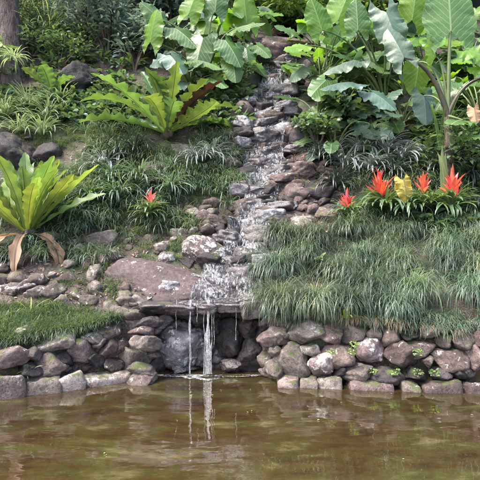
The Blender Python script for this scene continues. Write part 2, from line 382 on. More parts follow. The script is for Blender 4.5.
M_SOIL, M_BED, M_POND = ground_mat(), bed_mat(), pond_mat()
M_BARK = bark_mat('grey_bark', (.035, .024, .021), (.15, .108, .095))
M_STEM = bark_mat('brown_stem', (.03, .02, .015), (.11, .08, .06))
G = (.055, .095, .028)
M_NEST = leaf_mat('nest_fern_leaf', (.115, .17, .045), (.175, .245, .075), .36, .40, (1.35, 1.35, .55), rib=(.035, .03, .01), ribw=.03, cross=330)
M_NEST2 = leaf_mat('nest_fern_leaf_dark', (.075, .125, .038), (.12, .18, .06), .34, .40, (1.4, 1.4, .6), rib=(.03, .03, .01), ribw=.03, cross=330)
M_NESTB = leaf_mat('nest_fern_leaf_brown', (.05, .022, .01), (.09, .04, .015), .5, .2, (1.3, 1, .7), rib=(.02, .012, .01))
M_DEAD = leaf_mat('dead_frond', (.20, .12, .075), (.34, .23, .15), .6, .3, (1.2, 1.0, .7), rib=(.12, .07, .04), ribw=.1)
M_ALO = leaf_mat('taro_leaf', (.055, .115, .035), (.085, .155, .045), .36, .42, (1.5, 1.6, .6), rib=(.22, .30, .14), veins=8, back=(.10, .16, .08))
M_ALOB = leaf_mat('taro_leaf_bluish', (.05, .095, .06), (.08, .13, .088), .40, .30, (1.5, 1.6, .8), rib=(.11, .155, .115), veins=7, spec=.55)
M_ALOY = leaf_mat('taro_leaf_light', (.10, .20, .025), (.16, .28, .04), .38, .48, (1.5, 1.5, .5), rib=(.20, .32, .09), veins=7)
M_STALK = leaf_mat('stalk_green', (.09, .12, .045), (.13, .16, .07), .4, .1)
M_STALKD = leaf_mat('stalk_dark', (.035, .032, .022), (.06, .055, .03), .4, .05)
M_SHRUB = leaf_mat('shrub_leaf', (.055, .10, .055), (.10, .155, .09), .33, .36, rib=(.10, .15, .07), ribw=.05)
M_SHRUBY = leaf_mat('bright_shrub_leaf', (.16, .25, .08), (.28, .38, .15), .45, .5, (1.4, 1.4, .6))
M_BLUE = leaf_mat('blue_grey_leaf', (.10, .145, .12), (.22, .27, .25), .33, .25, (1.4, 1.5, .9), spec=.8)
M_MONDO = leaf_mat('mondo_blade', (.075, .118, .074), (.155, .20, .142), .36, .3, (1.3, 1.5, .7), spec=.6)
M_MONDOD = leaf_mat('dark_strap_leaf', (.022, .032, .028), (.05, .065, .055), .28, .18, (1.3, 1.4, .8), spec=.9)
M_SILV = leaf_mat('silver_strap_leaf', (.05, .065, .06), (.10, .12, .115), .28, .2, (1.3, 1.3, 1.), spec=.9, stripes=(.42, .45, .43))
M_LAWN = leaf_mat('short_grass_blade', (.065, .10, .055), (.12, .16, .085), .45, .35, (1.3, 1.4, .5))
M_DRY = leaf_mat('dry_grass_blade', (.15, .115, .075), (.25, .20, .14), .6, .3, (1.1, 1, .7))
M_VAR = leaf_mat('variegated_blade', (.065, .12, .045), (.11, .175, .07), .4, .35, (1.2, 1.3, .7), stripes=(.42, .46, .34))
M_BROM = leaf_mat('bromeliad_leaf', (.07, .12, .05), (.12, .185, .08), .3, .3, (1.5, 1.5, .6), spec=.8, rib=(.09, .14, .07), ribw=.08)
M_RED = leaf_mat('red_bract', (.55, .04, .035), (.70, .10, .06), .4, .4, (1.2, .9, .8))
M_PINK = leaf_mat('pink_bract', (.62, .09, .07), (.70, .13, .10), .45, .4, (1.2, .9, .9))
M_YEL = leaf_mat('yellowing_leaf', (.46, .40, .07), (.55, .48, .16), .5, .45, (1.2, 1.1, .5), rib=(.5, .45, .2), veins=8, patch=(.14, .07, .02))
M_TAN = leaf_mat('withered_leaf', (.45, .27, .16), (.6, .40, .25), .6, .4, (1.1, .9, .7), rib=(.3, .18, .1), veins=7)
M_LITTER = leaf_mat('fallen_leaf', (.26, .16, .12), (.38, .28, .22), .7, .15, (1, .9, .8))
M_PALE = leaf_mat('pale_leaf', (.20, .27, .14), (.30, .36, .22), .4, .45, (1.3, 1.3, .8), rib=(.35, .4, .28), ribw=.06)

# ------------------------------------------------------------------ the setting: ground, pond
def axis(a, b, fa, fb, fine, coarse):
    lo = list(np.arange(fa, fb, fine)); v = [fa]; s = fine
    while v[0] > a: s = min(s * 1.35, coarse); v.insert(0, v[0] - s)
    w = [lo[-1] + fine]; s = fine
    while w[-1] < b: s = min(s * 1.35, coarse); w.append(w[-1] + s)
    return np.array(v[:-1] + lo + w)
gx, gy = axis(-60, 60, -4.5, 4.5, .05, 3), axis(-30, 70, 4.6, 13.0, .05, 3)
X, Y = np.meshgrid(gx, gy, indexing='ij'); Z = ground(X, Y)
Z = Z + np.where(Z > 0, .012 * fbm(np.stack([X, Y, Z], -1) * 14, 2), 0)
V = np.stack([X, Y, Z], -1).reshape(-1, 3); n0, n1 = len(gx), len(gy)
i, j = np.meshgrid(np.arange(n0 - 1), np.arange(n1 - 1), indexing='ij')
Q = np.stack([i * n1 + j, (i + 1) * n1 + j, (i + 1) * n1 + j + 1, i * n1 + j + 1], -1).reshape(-1, 4)
g = mesh_obj('ground', V, Q, M_SOIL); set_props(g, 'steep brown soil hillside rising from the pond', 'ground', kind='structure')
g.data.materials.append(M_BED)
zc = V[Q].mean(1)[:, 2]; g.data.polygons.foreach_set('material_index', (zc < -.02).astype(np.int32))
# pond surface follows the shore line
xs = np.linspace(-7.6, 7.6, 60); ys0 = np.full(60, 0.0); ys1 = shore(xs) + .40
V = []; 
for a, y0, y1 in zip(xs, ys0, ys1): V += [(a, yy, 0) for yy in np.linspace(y0, y1, 4)]
i, j = np.meshgrid(np.arange(59), np.arange(3), indexing='ij')
Q = np.stack([i * 4 + j, (i + 1) * 4 + j, (i + 1) * 4 + j + 1, i * 4 + j + 1], -1).reshape(-1, 4)
w = mesh_obj('pond_water', V, Q, M_POND); set_props(w, 'still clear brown pond mirroring the stone walls', 'water', kind='structure')

# ------------------------------------------------------------------ rocks
_ico = {}
def ico(sub):
    if sub not in _ico:
        bm = bmesh.new(); bmesh.ops.create_icosphere(bm, subdivisions=sub, radius=1)
        _ico[sub] = (np.array([v.co[:] for v in bm.verts]), np.array([[v.index for v in f.verts] for f in bm.faces])); bm.free()
    return _ico[sub]
def rock_geo(dims, seed, sub=4, facets=11, boxy=0.0, rough=.09):
    r = np.random.default_rng(seed); D, Fc = ico(sub)
    nn = r.normal(size=(facets, 3)); nn /= np.linalg.norm(nn, axis=1)[:, None]; hh = .62 + .36 * r.random(facets)
    if boxy:
        ax = np.array([[1, 0, 0], [-1, 0, 0], [0, 1, 0], [0, -1, 0], [0, 0, 1], [0, 0, -1]], float) + r.normal(size=(6, 3)) * .10
        ax /= np.linalg.norm(ax, axis=1)[:, None]
        nn = np.concatenate([nn, ax]); hh = np.concatenate([hh + boxy * .55, np.full(6, .72)])
    dn = D @ nn.T
    rr = np.where(dn > .12, hh[None] / np.maximum(dn, .12), 9).clip(0, 9)
    k = 34.0; rad = -np.log(np.exp(-k * np.minimum(rr, 1.35)).sum(1) + np.exp(-k * 1.3)) / k
    Vv = D * rad[:, None]
    off = r.random(3) * 50
    Vv = Vv + D * (rough * fbm(Vv * 2.6 + off, 4) + rough * .5 * (np.abs(vnoise(Vv * 5 + off + 9)) - .3))[:, None]
    Vv = Vv / np.percentile(np.abs(Vv), 98.5, axis=0)
    return Vv * np.array(dims) / 2, Fc
ROCKS = []
def add_rock(pos, dims, mat, seed, label=None, cat='rock', name='rock', group=None, rot=(0, 0, 0), sub=4, lm=None, noun=None, **kw):
    Vv, Fc = rock_geo(dims, seed, sub, **kw)
    R = np.array(Matrix.Rotation(rot[2], 3, 'Z') @ Matrix.Rotation(rot[1], 3, 'Y') @ Matrix.Rotation(rot[0], 3, 'X'))
    o = mesh_obj(name, Vv @ R.T, Fc, mat, loc=pos)
    set_props(o, label, cat, group)
    ROCKS.append((o, float(np.prod(dims)) ** (1 / 3), lm, noun)); return o

MM = {'w': R_WALL, 'r': R_RED, 'p': R_PALE, 'l': R_LICH, 'd': R_DARK, 'wet': R_WET, 'g': R_WETG}
GRW = 'stones of the pond wall right of the waterfall'
GLW = 'stones of the pond wall left of the waterfall'
# px, py, w, h, material, label   (wall to the right)
RW = [
 (291, 361, 31, 33, 'w', 'large round brown boulder at the left end of the right pond wall'),
 (303, 333, 40, 22, 'p', 'pale topped wedge stone above the large round boulder'),
 (312, 350, 22, 11, 'p', 'small pale flat stone between the round boulder and a reddish stone'),
 (341, 353, 34, 24, 'r', 'dark reddish stone just right of the small pale flat stone'),
 (319, 366, 28, 22, 'l', 'white blotched stone touching the right side of the round boulder'),
 (358, 371, 33, 20, 'w', 'broad brown stone resting on the kerb below the reddish stone'),
 (372, 351, 30, 24, 'l', 'dark stone with a white lichen spot in the middle of the right wall'),
 (401, 354, 32, 27, 'r', 'angular red brown stone with a dark pit in the right wall'),
 (389, 337, 21, 19, 'r', 'squarish brown stone in the upper course above the pitted stone'),
 (416, 348, 30, 19, 'r', 'sloping brown stone right of the pitted stone'),
 (448, 357, 34, 22, 'r', 'smooth oval purple brown stone low in the right wall'),
 (461, 340, 20, 19, 'w', 'rounded upright stone above the smooth oval stone'),
 (478, 339, 17, 17, 'r', 'rounded stone in the upper course at the right photo edge'),
 (475, 360, 20, 28, 'r', 'tall pointed stone standing right of the smooth oval stone'),
 (426, 332, 26, 15, 'w', 'brown stone half hidden under the overhanging dry grass'),
 (427, 361, 9, 11, 'w', 'small upright stone left of the smooth oval stone'),
 (356, 334, 24, 17, 'w', 'brown stone of the upper course beside the wall sprout'),
 (371, 334, 18, 13, 'w', 'small brown stone in the upper course above the lichen spotted stone'),
 (330, 333, 26, 17, 'r', 'red brown stone right of the pale topped wedge stone'),
 (275, 351, 16, 15, 'w', 'small stone left of the large round boulder'),
 (266, 335, 24, 30, 'd', 'dark brown stone at the wall corner under hanging grass'),
 (276, 370, 17, 18, 'w', 'low stone at the water below the small corner stone'),
 (386, 375, 30, 14, 'd', 'dark low stone lying on the kerb beneath the lichen spotted stone'),
 (412, 373, 22, 12, 'd', 'dark narrow stone above the kerb beneath the sloping stone'),
 (440, 374, 26, 11, 'd', 'dark flat stone between the oval stone and the kerb'),
 (459, 374, 15, 12, 'd', 'dark small stone above the kerb near the tall pointed stone'),
 (443, 339, 18, 16, 'w', 'brown stone in the upper course left of the rounded upright stone'),
 (406, 336, 18, 14, 'd', 'dark stone between the squarish brown stone and the dry grass'),
 (340, 370, 14, 10, 'd', 'small dark stone wedged beside the broad brown stone'),
 (281, 337, 16, 14, 'w', 'brown stone between the corner stone and the pale wedge'),
]
sd = 100
for px, py, ww, hh_, mk, lab in RW:
    sd += 1
    x0 = (px - 240) * 5.7 / F; D = float(shore(x0)) + .20 + max(0, (378 - py)) * .0045
    k = D / F
    add_rock(at(px, py, D + .04), (ww * k * 1.17, .30 + ww * k * .3, hh_ * k * 1.2), MM[mk], sd, lab, 'wall stone', 'wall_stone', GRW,
             rot=(0, random.uniform(-.15, .15), random.uniform(-.3, .3)), sub=4)
LW = [
 (14, 357, 38, 21, 'r', 'hollowed reddish stone at the left photo edge below the lawn'),
 (57, 343, 31, 20, 'p', 'pale topped stone poking up through the front of the lawn'),
 (50, 367, 30, 24, 'r', 'reddish pointed stone below the pale topped stone'),
 (79, 353, 30, 26, 'w', 'broad brown stone right of the reddish pointed stone'),
 (93, 336, 20, 14, 'p', 'small pale stone above the broad brown stone'),
 (111, 330, 32, 16, 'r', 'long red brown stone below the right end of the lawn'),
 (137, 337, 28, 24, 'w', 'rounded brown stone at the corner beside the waterfall recess'),
 (109, 349, 20, 19, 'r', 'reddish block in the middle of the left pond wall'),
 (131, 358, 30, 27, 'w', 'large knobbly stone low at the left waterfall corner'),
 (95, 360, 15, 13, 'd', 'small dark stone between the broad brown stone and the reddish block'),
 (114, 364, 16, 12, 'w', 'small stone under the reddish block'),
 (135, 305, 28, 17, 'p', 'smooth tan stone left of the waterfall lip'),
 (134, 323, 30, 17, 'p', 'pale brown stone stacked under the smooth tan stone'),
 (149, 361, 16, 27, 'w', 'narrow upright stone where the left wall meets the falls'),
 (122, 345, 14, 12, 'r', 'small red stone wedged left of the rounded corner stone'),
 (30, 369, 22, 12, 'd', 'dark stone in the shadow behind the left kerb'),
 (100, 342, 13, 10, 'w', 'small brown stone between the pale stone and the reddish block'),
 (147, 345, 15, 16, 'w', 'brown stone behind the narrow upright stone'),
 (36, 354, 16, 14, 'w', 'brown stone right of the hollowed reddish stone'),
 (66, 360, 14, 16, 'd', 'dark stone between the reddish pointed and the broad brown stone'),
]
for px, py, ww, hh_, mk, lab in LW:
    sd += 1
    x0 = (px - 240) * 5.6 / F; D = float(shore(x0)) + .20 + max(0, (375 - py)) * .0045
    k = D / F
    add_rock(at(px, py, D + .04), (ww * k * 1.17, .30 + ww * k * .3, hh_ * k * 1.2), MM[mk], sd, lab, 'wall stone', 'wall_stone', GLW,
             rot=(0, random.uniform(-.15, .15), random.uniform(-.3, .3)))
# kerb stones: px0, px1, top py, material, label
KR = [
 (277, 300, 377, 'w', 'rounded kerb stone nearest the waterfall on the right'), (300, 319, 378, 'w', 'small dark kerb stone left of the pale kerb stone'),
 (318, 342, 374, 'p', 'pale squarish kerb stone in the right pond edge'), (342, 400, 379, 'r', 'long flat kerb stone right of the pale kerb stone'),
 (400, 419, 378, 'w', 'short kerb stone between the two long ones on the right'), (421, 460, 378, 'r', 'second long kerb stone from the right photo edge'),
 (461, 500, 379, 'r', 'kerb stone running out of the photo at right'), (501, 545, 379, 'w', 'kerb stone beyond the right photo edge'), (546, 600, 379, 'w', 'far kerb stone beyond the right photo edge')]
KL = [(-80, -28, 372, 'w', 'kerb stone beyond the left photo edge'), (-27, 24, 372, 'w', 'kerb stone cut by the left photo edge'),
 (25, 57, 373, 'w', 'kerb stone with a weed beside it near the left photo edge'), (58, 82, 370, 'p', 'short pale kerb stone in the left pond edge'),
 (82, 145, 369, 'p', 'long pale pink kerb stone beside the waterfall')]
for lst, grp in ((KR, 'kerb stones along the pond'), (KL, 'kerb stones along the pond')):
    for a, b_, top, mk, lab in lst:
        sd += 1; pc = (a + b_) / 2
        x0 = (pc - 240) * 5.5 / F; D = float(shore(x0)); 
        xa, xb = (a - 240) * D / F, (b_ - 240) * D / F
        yaw = math.atan2(float(shore(xb)) - float(shore(xa)), xb - xa)
        D += .12
        zt = H0 - (top - 240) * D / F; zt = max(zt - .025, .10)
        add_rock(((pc - 240) * D / F, D + .03, (zt - .30) / 2), ((xb - xa) / math.cos(yaw) * 1.03, .30, zt + .30), MM[mk], sd, lab, 'kerb stone',
                 'kerb_stone', grp, rot=(0, 0, yaw), facets=6, boxy=.6, rough=.05)
# extra wall stones beyond the frame and chinks behind the traced ones
AUTO = []
def auto(o, size, noun, lm): AUTO.append((o, size, noun, lm))
for side, pxs, pys in ((1, (262, 700), (326, 376)), (-1, (-220, 158), (328, 374))):
    for k_ in range(75):
        px, py = random.uniform(*pxs), random.uniform(*pys)
        D = float(shore((px - 240) * 5.7 / F)) + .36 + (378 - py) * .0035
        s = random.uniform(.11, .2); sd += 1
        o = add_rock(at(px, py, D), (s * 1.3, s * 1.2, s), random.choice([R_WALL, R_RED, R_DARK, R_PALE]), sd, None, 'wall stone', 'chink_stone', 'chink stones of the pond walls', sub=3)
        auto(o, s, 'small chink stone', None)

for sx_ in (-1, 1):
    for k_ in range(9):
        sd += 1; x_ = (.38 if sx_ > 0 else -1.08) + random.uniform(-.03, .05) * sx_; y_ = random.uniform(5.82, 6.45); z_ = .02 + .62 * (k_ + random.random()) / 9; s_ = random.uniform(.26, .38)
        o = add_rock((x_, y_, z_), (s_, s_ * 1.2, s_ * .62), random.choice([R_WALL, R_DARK, R_RED]), sd, None, 'wall stone', 'chink_stone', 'chink stones of the pond walls', sub=4, rot=(random.uniform(-.3, .3), random.uniform(-.3, .3), random.uniform(0, 6)))
        auto(o, s_, 'small chink stone', None)
# waterfall recess
FALLS = [
 (178, 346, 46, 40, .42, 6.42, 'g', 'large pale grey wet boulder behind the falling water'),
 (229, 339, 36, 38, .45, 6.50, 'd', 'round dark wet boulder right of the thicker water strand'),
 (160, 322, 30, 22, .4, 6.48, 'wet', 'dark wet block under the left end of the lip'),
 (200, 316, 34, 16, .4, 6.45, 'd', 'dark narrow block directly below the lip'),
 (250, 322, 26, 30, .4, 6.46, 'd', 'dark wet stone at the right side of the recess'),
 (205, 357, 22, 34, .3, 6.50, 'wet', 'black wet stone where the thicker strand lands'),
 (252, 355, 30, 34, .4, 6.36, 'd', 'dark low boulder in the right corner of the recess'),
 (160, 362, 24, 22, .3, 6.42, 'd', 'dark wet stone at the waterline left of the grey boulder'),
 (232, 366, 22, 14, .3, 6.36, 'wet', 'low wet stone at the waterline under the round dark boulder'),
 (183, 369, 24, 10, .25, 6.34, 'wet', 'flat wet stone at the foot of the grey boulder'),
 (215, 328, 18, 20, .3, 6.52, 'd', 'dark wedge between the two recess boulders'),
]
for px, py, ww, hh_, dd, D, mk, lab in FALLS:
    sd += 1; k = D / F
    add_rock(at(px, py, D), (ww * k * 1.1, dd, hh_ * k * 1.1), MM[mk], sd, lab, 'boulder', 'boulder', 'boulders in the waterfall recess', sub=5)
for k_ in range(44):
    sd += 1; px, py = random.uniform(150, 268), random.uniform(310, 380)
    o = add_rock(at(px, py, 6.56), (.28, .2, .22), random.choice([R_DARK, R_WET]), sd, None, 'boulder', 'chink_stone', 'chink stones of the recess', sub=3)
    auto(o, random.random(), 'small dark chink stone', 'in the waterfall recess')
LIP = [
 (157, 306, 26, 10, 'wet', 'leftmost flat ledge stone of the waterfall lip'), (181, 307, 28, 11, 'wet', 'flat ledge stone left of the thin water strand'),
 (206, 306, 26, 10, 'wet', 'flat ledge stone under the thicker water strand'), (230, 305, 28, 11, 'wet', 'flat ledge stone right of the thicker water strand'),
 (254, 306, 28, 18, 'wet', 'thick ledge stone at the right end of the waterfall lip')]
for px, py, ww, hh_, mk, lab in LIP:
    sd += 1; k = 6.4 / F
    add_rock(at(px, py, 6.40) + Vector((0, 0, .0)), (ww * k * 1.12, .62, hh_ * k * 1.15), MM[mk], sd, lab, 'ledge stone', 'ledge_stone', 'ledge stones of the waterfall lip',
             facets=6, boxy=.5, rough=.06, rot=(.02, 0, random.uniform(-.1, .1)))
# the great slab
add_rock(at(168, 291, 6.85), (2.25, 1.2, .62), R_SLAB, 4242, 'large smooth purple brown slab sloping down to the waterfall lip', 'rock slab', 'rock_slab', None,
         rot=(.30, .20, .08), sub=6, facets=9, rough=.035)
BIG = [  # px,py,w,h,material,label, depth offset
 (199, 250, 34, 30, 'l', 'white lichened boulder at the left edge of the stream'),
 (164, 259, 20, 14, 'l', 'small white speckled stone behind the purple slab'),
 (186, 262, 16, 10, 'd', 'small dark stone left of the white lichened boulder'),
 (17, 288, 36, 15, 'l', 'long pale lichened stone behind the lawn at the left edge'),
 (14, 276, 32, 13, 'r', 'reddish stone under the left bird nest fern'),
 (50, 291, 24, 15, 'w', 'purple brown stone behind the lawn below the dead frond'),
 (67, 278, 20, 14, 'r', 'brown stone just right of the dead hanging frond'),
 (72, 293, 22, 11, 'r', 'flat brown stone behind the middle of the lawn'),
 (60, 300, 15, 11, 'p', 'small pinkish stone at the back edge of the lawn'),
 (87, 299, 20, 12, 'w', 'rounded stone behind the right half of the lawn'),
 (36, 280, 18, 12, 'p', 'pale knobbly stone below the left fern rosette'),
 (98, 291, 16, 10, 'r', 'small reddish stone at the foot of the grassy rubble'),
 (104, 238, 34, 22, 'w', 'lichened brown rock left of the small red flowered bromeliad'),
 (90, 262, 18, 12, 'r', 'brown rock beside the small bright green tuft'),
 (112, 256, 22, 16, 'r', 'brown rock above the left corner of the purple slab'),
 (80, 78, 44, 36, 'd', 'big dark rock near the top left between foliage'),
 (12, 148, 52, 34, 'd', 'big black rock below the variegated plants at the left edge'),
 (45, 152, 30, 22, 'd', 'dark rock above the left bird nest fern'),
 (185, 150, 34, 26, 'w', 'purple brown rock under the middle bird nest fern'),
 (152, 168, 34, 14, 'r', 'reddish rock below the base of the middle fern'),
 (165, 178, 40, 10, 'r', 'long low brown rock beneath the middle fern'),
 (205, 215, 26, 20, 'r', 'brown rubble rock beside the stream at its left bank'),
 (180, 232, 18, 12, 'p', 'pale stone right of the small bromeliad'),
 (302, 168, 34, 26, 'r', 'bare brown rock on the right bank of the upper stream'),
 (296, 192, 28, 16, 'r', 'layered brown rock right of the middle stream'),
 (322, 190, 30, 20, 'd', 'dark crumbling rock left of the bromeliad bed'),
 (330, 215, 34, 18, 'r', 'brown rock below the leftmost red flower'),
 (300, 222, 30, 16, 'p', 'light brown rock at the right edge of the lower stream'),
 (345, 228, 24, 12, 'd', 'dark rock at the top of the right grass bank'),
 (452, 256, 26, 12, 'p', 'tan rock behind the grass bank near the right edge'),
 (474, 262, 20, 11, 'p', 'tan rock at the right edge behind the grass'),
 (425, 246, 34, 12, 'w', 'mossy stone below the right bromeliads'),
 (385, 236, 34, 12, 'w', 'mossy stone at the foot of the bromeliad bed'),
 (305, 135, 26, 22, 'd', 'dark rock hidden under leaves right of the stream'),
 (235, 60, 26, 20, 'd', 'dark rock on the left bank near the top of the stream'),
 (248, 80, 28, 20, 'd', 'dark rock left of the upper cascade'),
 (240, 110, 24, 22, 'r', 'red brown bank rock left of the upper cascade'),
 (228, 140, 22, 18, 'd', 'dark bank rock left of the middle cascade'),
 (232, 165, 22, 16, 'w', 'brown bank rock left of the large wet boulder'),
 (308, 70, 16, 24, 'd', 'dark rock right of the upper cascade'),
 (390, 140, 40, 30, 'd', 'dark purple rock behind the silver striped plants'),
]
for px, py, ww, hh_, mk, lab in BIG:
    sd += 1; p = P(px, py + hh_ * .3); k = p.y / F
    add_rock(p + Vector((0, .06, hh_ * k * .12)), (ww * k * 1.1, ww * k * .9, hh_ * k * 1.15), MM[mk], sd, lab, 'rock', 'rock', 'rocks on the hillside',
             rot=(.2, random.uniform(-.2, .2), random.uniform(-.5, .5)), sub=5 if ww > 30 else 4)
STREAM = [
 (264, 133, 44, 24, 'wet', 'large rounded wet boulder in the middle of the cascade'), (284, 46, 52, 30, 'r', 'reddish brown ledge rock at the very top of the cascade'),
 (262, 60, 30, 20, 'd', 'dark rock left below the top ledge'), (272, 155, 30, 12, 'wet', 'flat wet step just below the large rounded boulder'),
 (262, 190, 34, 14, 'wet', 'broad wet step in the middle of the cascade'), (281, 222, 28, 13, 'd', 'dark angular stone on the right of the lower cascade'),
 (250, 222, 26, 14, 'g', 'grey wet flat stone in the lower cascade'), (257, 250, 26, 12, 'g', 'grey slab above the pool of the waterfall'),
 (232, 240, 26, 12, 'wet', 'wet dark stone right of the white lichened boulder'), (258, 276, 32, 16, 'wet', 'thick wet ledge beside the right grass bank'),
 (228, 262, 26, 12, 'wet', 'low wet stone feeding the slab pool'), (262, 296, 30, 12, 'wet', 'flat wet stone right of the pool above the falls'),
 (240, 205, 22, 12, 'wet', 'wet stone on the left of the middle cascade'), (285, 205, 24, 10, 'g', 'flat grey stone on the right of the middle cascade'),
 (275, 180, 22, 12, 'wet', 'wet stone below the flat wet step'), (252, 168, 24, 12, 'g', 'greyish wet stone left of the cascade middle'),
 (270, 110, 30, 14, 'wet', 'wet stone above the large rounded boulder'), (285, 92, 26, 14, 'wet', 'wet stone in the upper cascade on the right'),
 (262, 92, 24, 12, 'd', 'dark stone in the upper cascade on the left'), (286, 70, 26, 12, 'wet', 'wet stone right below the top ledge'),
 (270, 240, 22, 10, 'd', 'dark flat stone right of the grey slab'), (245, 285, 22, 10, 'wet', 'small wet step at the back of the pool'),
]
for px, py, ww, hh_, mk, lab in STREAM:
    sd += 1; p = P(px, py + hh_ * .35); k = p.y / F
    add_rock(p + Vector((0, .05, hh_ * k * .15)), (ww * k * 1.1, ww * k * .85, hh_ * k * 1.2), MM[mk], sd, lab, 'stream rock', 'stream_rock', 'rocks in the cascade',
             rot=(.05, random.uniform(-.15, .15), random.uniform(-.6, .6)), sub=5, facets=11, boxy=.0, rough=.10)
# smaller stones of the stream bed
for k_ in range(150):
    sd += 1; y = 6.7 + 5.4 * (k_ + random.random()) / 150; y += random.uniform(-.1, .1)
    x = float(stream_x(y)) + random.uniform(-1, 1) * float(stream_w(y)) * 1.15; s = random.uniform(.14, .36)
    o = add_rock((x, y, float(ground(x, y)) + s * .06), (s * random.uniform(1, 1.5), s * 1.2, s * random.uniform(.5, .95)), random.choice([R_WET, R_WET, R_WETG, R_DARK, R_RED]), sd,
                 None, 'stream rock', 'stream_rock', 'small stones of the cascade', sub=4, facets=9, boxy=.05, rot=(random.uniform(-.3, .3), random.uniform(-.3, .3), random.uniform(0, 6)))
    auto(o, s, 'small wet stone', None)
# rubble on the banks
RUB = [((288, 348), (145, 236), 90, [R_RED, R_RED, R_WALL, R_DARK, R_SLAB]), ((205, 240), (90, 245), 36, [R_RED, R_DARK, R_WALL]), ((-60, 130), (240, 300), 40, [R_RED, R_WALL, R_PALE]),
       ((150, 215), (200, 262), 22, [R_RED, R_PALE, R_WALL]), ((20, 150), (140, 190), 16, [R_DARK, R_RED]), ((350, 560), (228, 262), 16, [R_WALL, R_PALE]),
       ((95, 135), (285, 322), 10, [R_RED, R_WALL])]
for (a, b_), (c, d), n, ms in RUB:
    pts = ray(np.array([random.uniform(a, b_) for _ in range(n)]), np.array([random.uniform(c, d) for _ in range(n)]))
    for p in pts:
        sd += 1; s = random.uniform(.08, .25)
        o = add_rock(Vector(p) + Vector((0, 0, s * .1)), (s * random.uniform(1, 1.6), s, s * random.uniform(.6, .9)), random.choice(ms), sd, None, 'rock', 'rubble_stone',
                     'rubble on the banks', sub=3, facets=7, rough=.13, rot=(random.uniform(-.5, .5), random.uniform(-.5, .5), random.uniform(0, 6)))
        auto(o, s, 'small rubble stone', None)
# stones on the pond floor
for k_ in range(46):
    sd += 1; y = random.uniform(2.9, 5.6); x = random.uniform(-2.8, 2.8); s = random.uniform(.08, .24)
    o = add_rock((x, y, float(ground(x, y)) + s * .05), (s * 1.4, s, s * .5), random.choice([R_WALL, R_PALE, R_RED]), sd, None, 'stone', 'submerged_stone', 'stones under the pond water', sub=3)
    auto(o, s, 'sunken stone', None)

# ------------------------------------------------------------------ running water
def bvh_of(objs):
    VV, FF, n = [], [], 0
    for o in objs:
        me = o.data; v = np.empty(len(me.vertices) * 3); me.vertices.foreach_get('co', v); v = v.reshape(-1, 3) + np.array(o.location)
        for p in me.polygons: FF.append([q + n for q in p.vertices])
        VV.append(v); n += len(v)
    return BVHTree.FromPolygons(np.concatenate(VV).tolist(), FF)
near = [o for o, *_ in ROCKS if o.name.startswith(('stream_rock', 'ledge_stone', 'rock_slab'))]
B = bvh_of(near)
nl, nc = 420, 46
yy = np.linspace(6.14, 11.9, nl); cc = np.linspace(-1, 1, nc)
Hh = np.zeros((nl, nc)); XX = np.zeros((nl, nc)); YY = np.zeros((nl, nc))
for a, y in enumerate(yy):
    cx, hw = float(stream_x(y)), float(stream_w(y)) * .78
    if y < 6.7: cx, hw = -.30 + (y - 6.14) * .4, .42
    for b_, c in enumerate(cc):
        x = cx + c * hw + .05 * math.sin(y * 5 + c * 2); g_ = float(np.interp(y, *PS)) - .1
        hit = B.ray_cast(Vector((x, y, 12)), Vector((0, 0, -1)))
        z = hit[0].z if hit[0] is not None else g_
        XX[a, b_], YY[a, b_], Hh[a, b_] = x, y, z
gg = ground(XX, YY); Hh = np.maximum(Hh, gg)
ref = np.interp(YY, *PS); Hh = np.minimum(Hh, ref + .22)
for _ in range(5):
    Hp = np.pad(Hh, 1, 'edge'); Hh = np.maximum(Hh, (Hp[:-2, 1:-1] + Hp[2:, 1:-1] + Hp[1:-1, :-2] + Hp[1:-1, 2:]) / 4)
Hh += .010
V = np.stack([XX, YY, Hh], -1).reshape(-1, 3)
i, j = np.meshgrid(np.arange(nl - 1), np.arange(nc - 1), indexing='ij')
Q = np.stack([i * nc + j, i * nc + j + 1, (i + 1) * nc + j + 1, (i + 1) * nc + j], -1).reshape(-1, 4)
s = np.concatenate([[0], np.cumsum(np.hypot(np.diff(yy), np.diff(Hh[:, nc // 2])))])
U = np.stack(np.broadcast_arrays(cc[None, :] * .5, s[:, None]), -1).reshape(-1, 2)
M_CASC = fall_mat('cascade_water', .472, .71, (36, 24, 11), .62, op=.75)  # white speckle in the film paints in glints on wet rock, with some foam
o = mesh_obj('cascade_water', V, Q, M_CASC, uv=U)
set_props(o, 'thin water with painted white glints and foam running down over the stream rocks', 'water', kind='structure')
# free-falling strands at the lip
M_FALL = fall_mat('falling_water', .42, .70, (120, 120, 26), .8, op=.62)
mb = MB()
def strand(px, w0, w1, D=6.10, top=302, bot=374, wob=.012, thick=.5):
    n = 26; t = np.linspace(0, 1, n)
    a, b2 = at(px, top, D), at(px, bot, D)
    z = a.z + .02 + (max(b2.z, 0) - a.z - .02) * t; y = D - .05 * np.sqrt(t) + .05; x = a.x + wob * np.sin(t * 9 + px) + wob * .6 * np.sin(t * 23 + px * 2)
    ww_ = w0 + (w1 - w0) * t ** 2; ww_ = ww_ * (1 + .3 * np.sin(t * 17 + px))
    na = 8; an = np.arange(na) / na * 6.283
    Vv = np.stack([x[:, None] + ww_[:, None] / 2 * np.cos(an), y[:, None] + ww_[:, None] / 2 * thick * np.sin(an), np.broadcast_to(z[:, None], (n, na))], -1).reshape(-1, 3)
    i, j = np.meshgrid(np.arange(n - 1), np.arange(na), indexing='ij'); jn = (j + 1) % na
    Fc = np.stack([i * na + j, i * na + jn, (i + 1) * na + jn, (i + 1) * na + j], -1).reshape(-1, 4)
    U = np.stack(np.broadcast_arrays((an / 6.283)[None, :] * .5 + px, t[:, None] * .8), -1).reshape(-1, 2)
    mb.add(Vv, Fc, U)
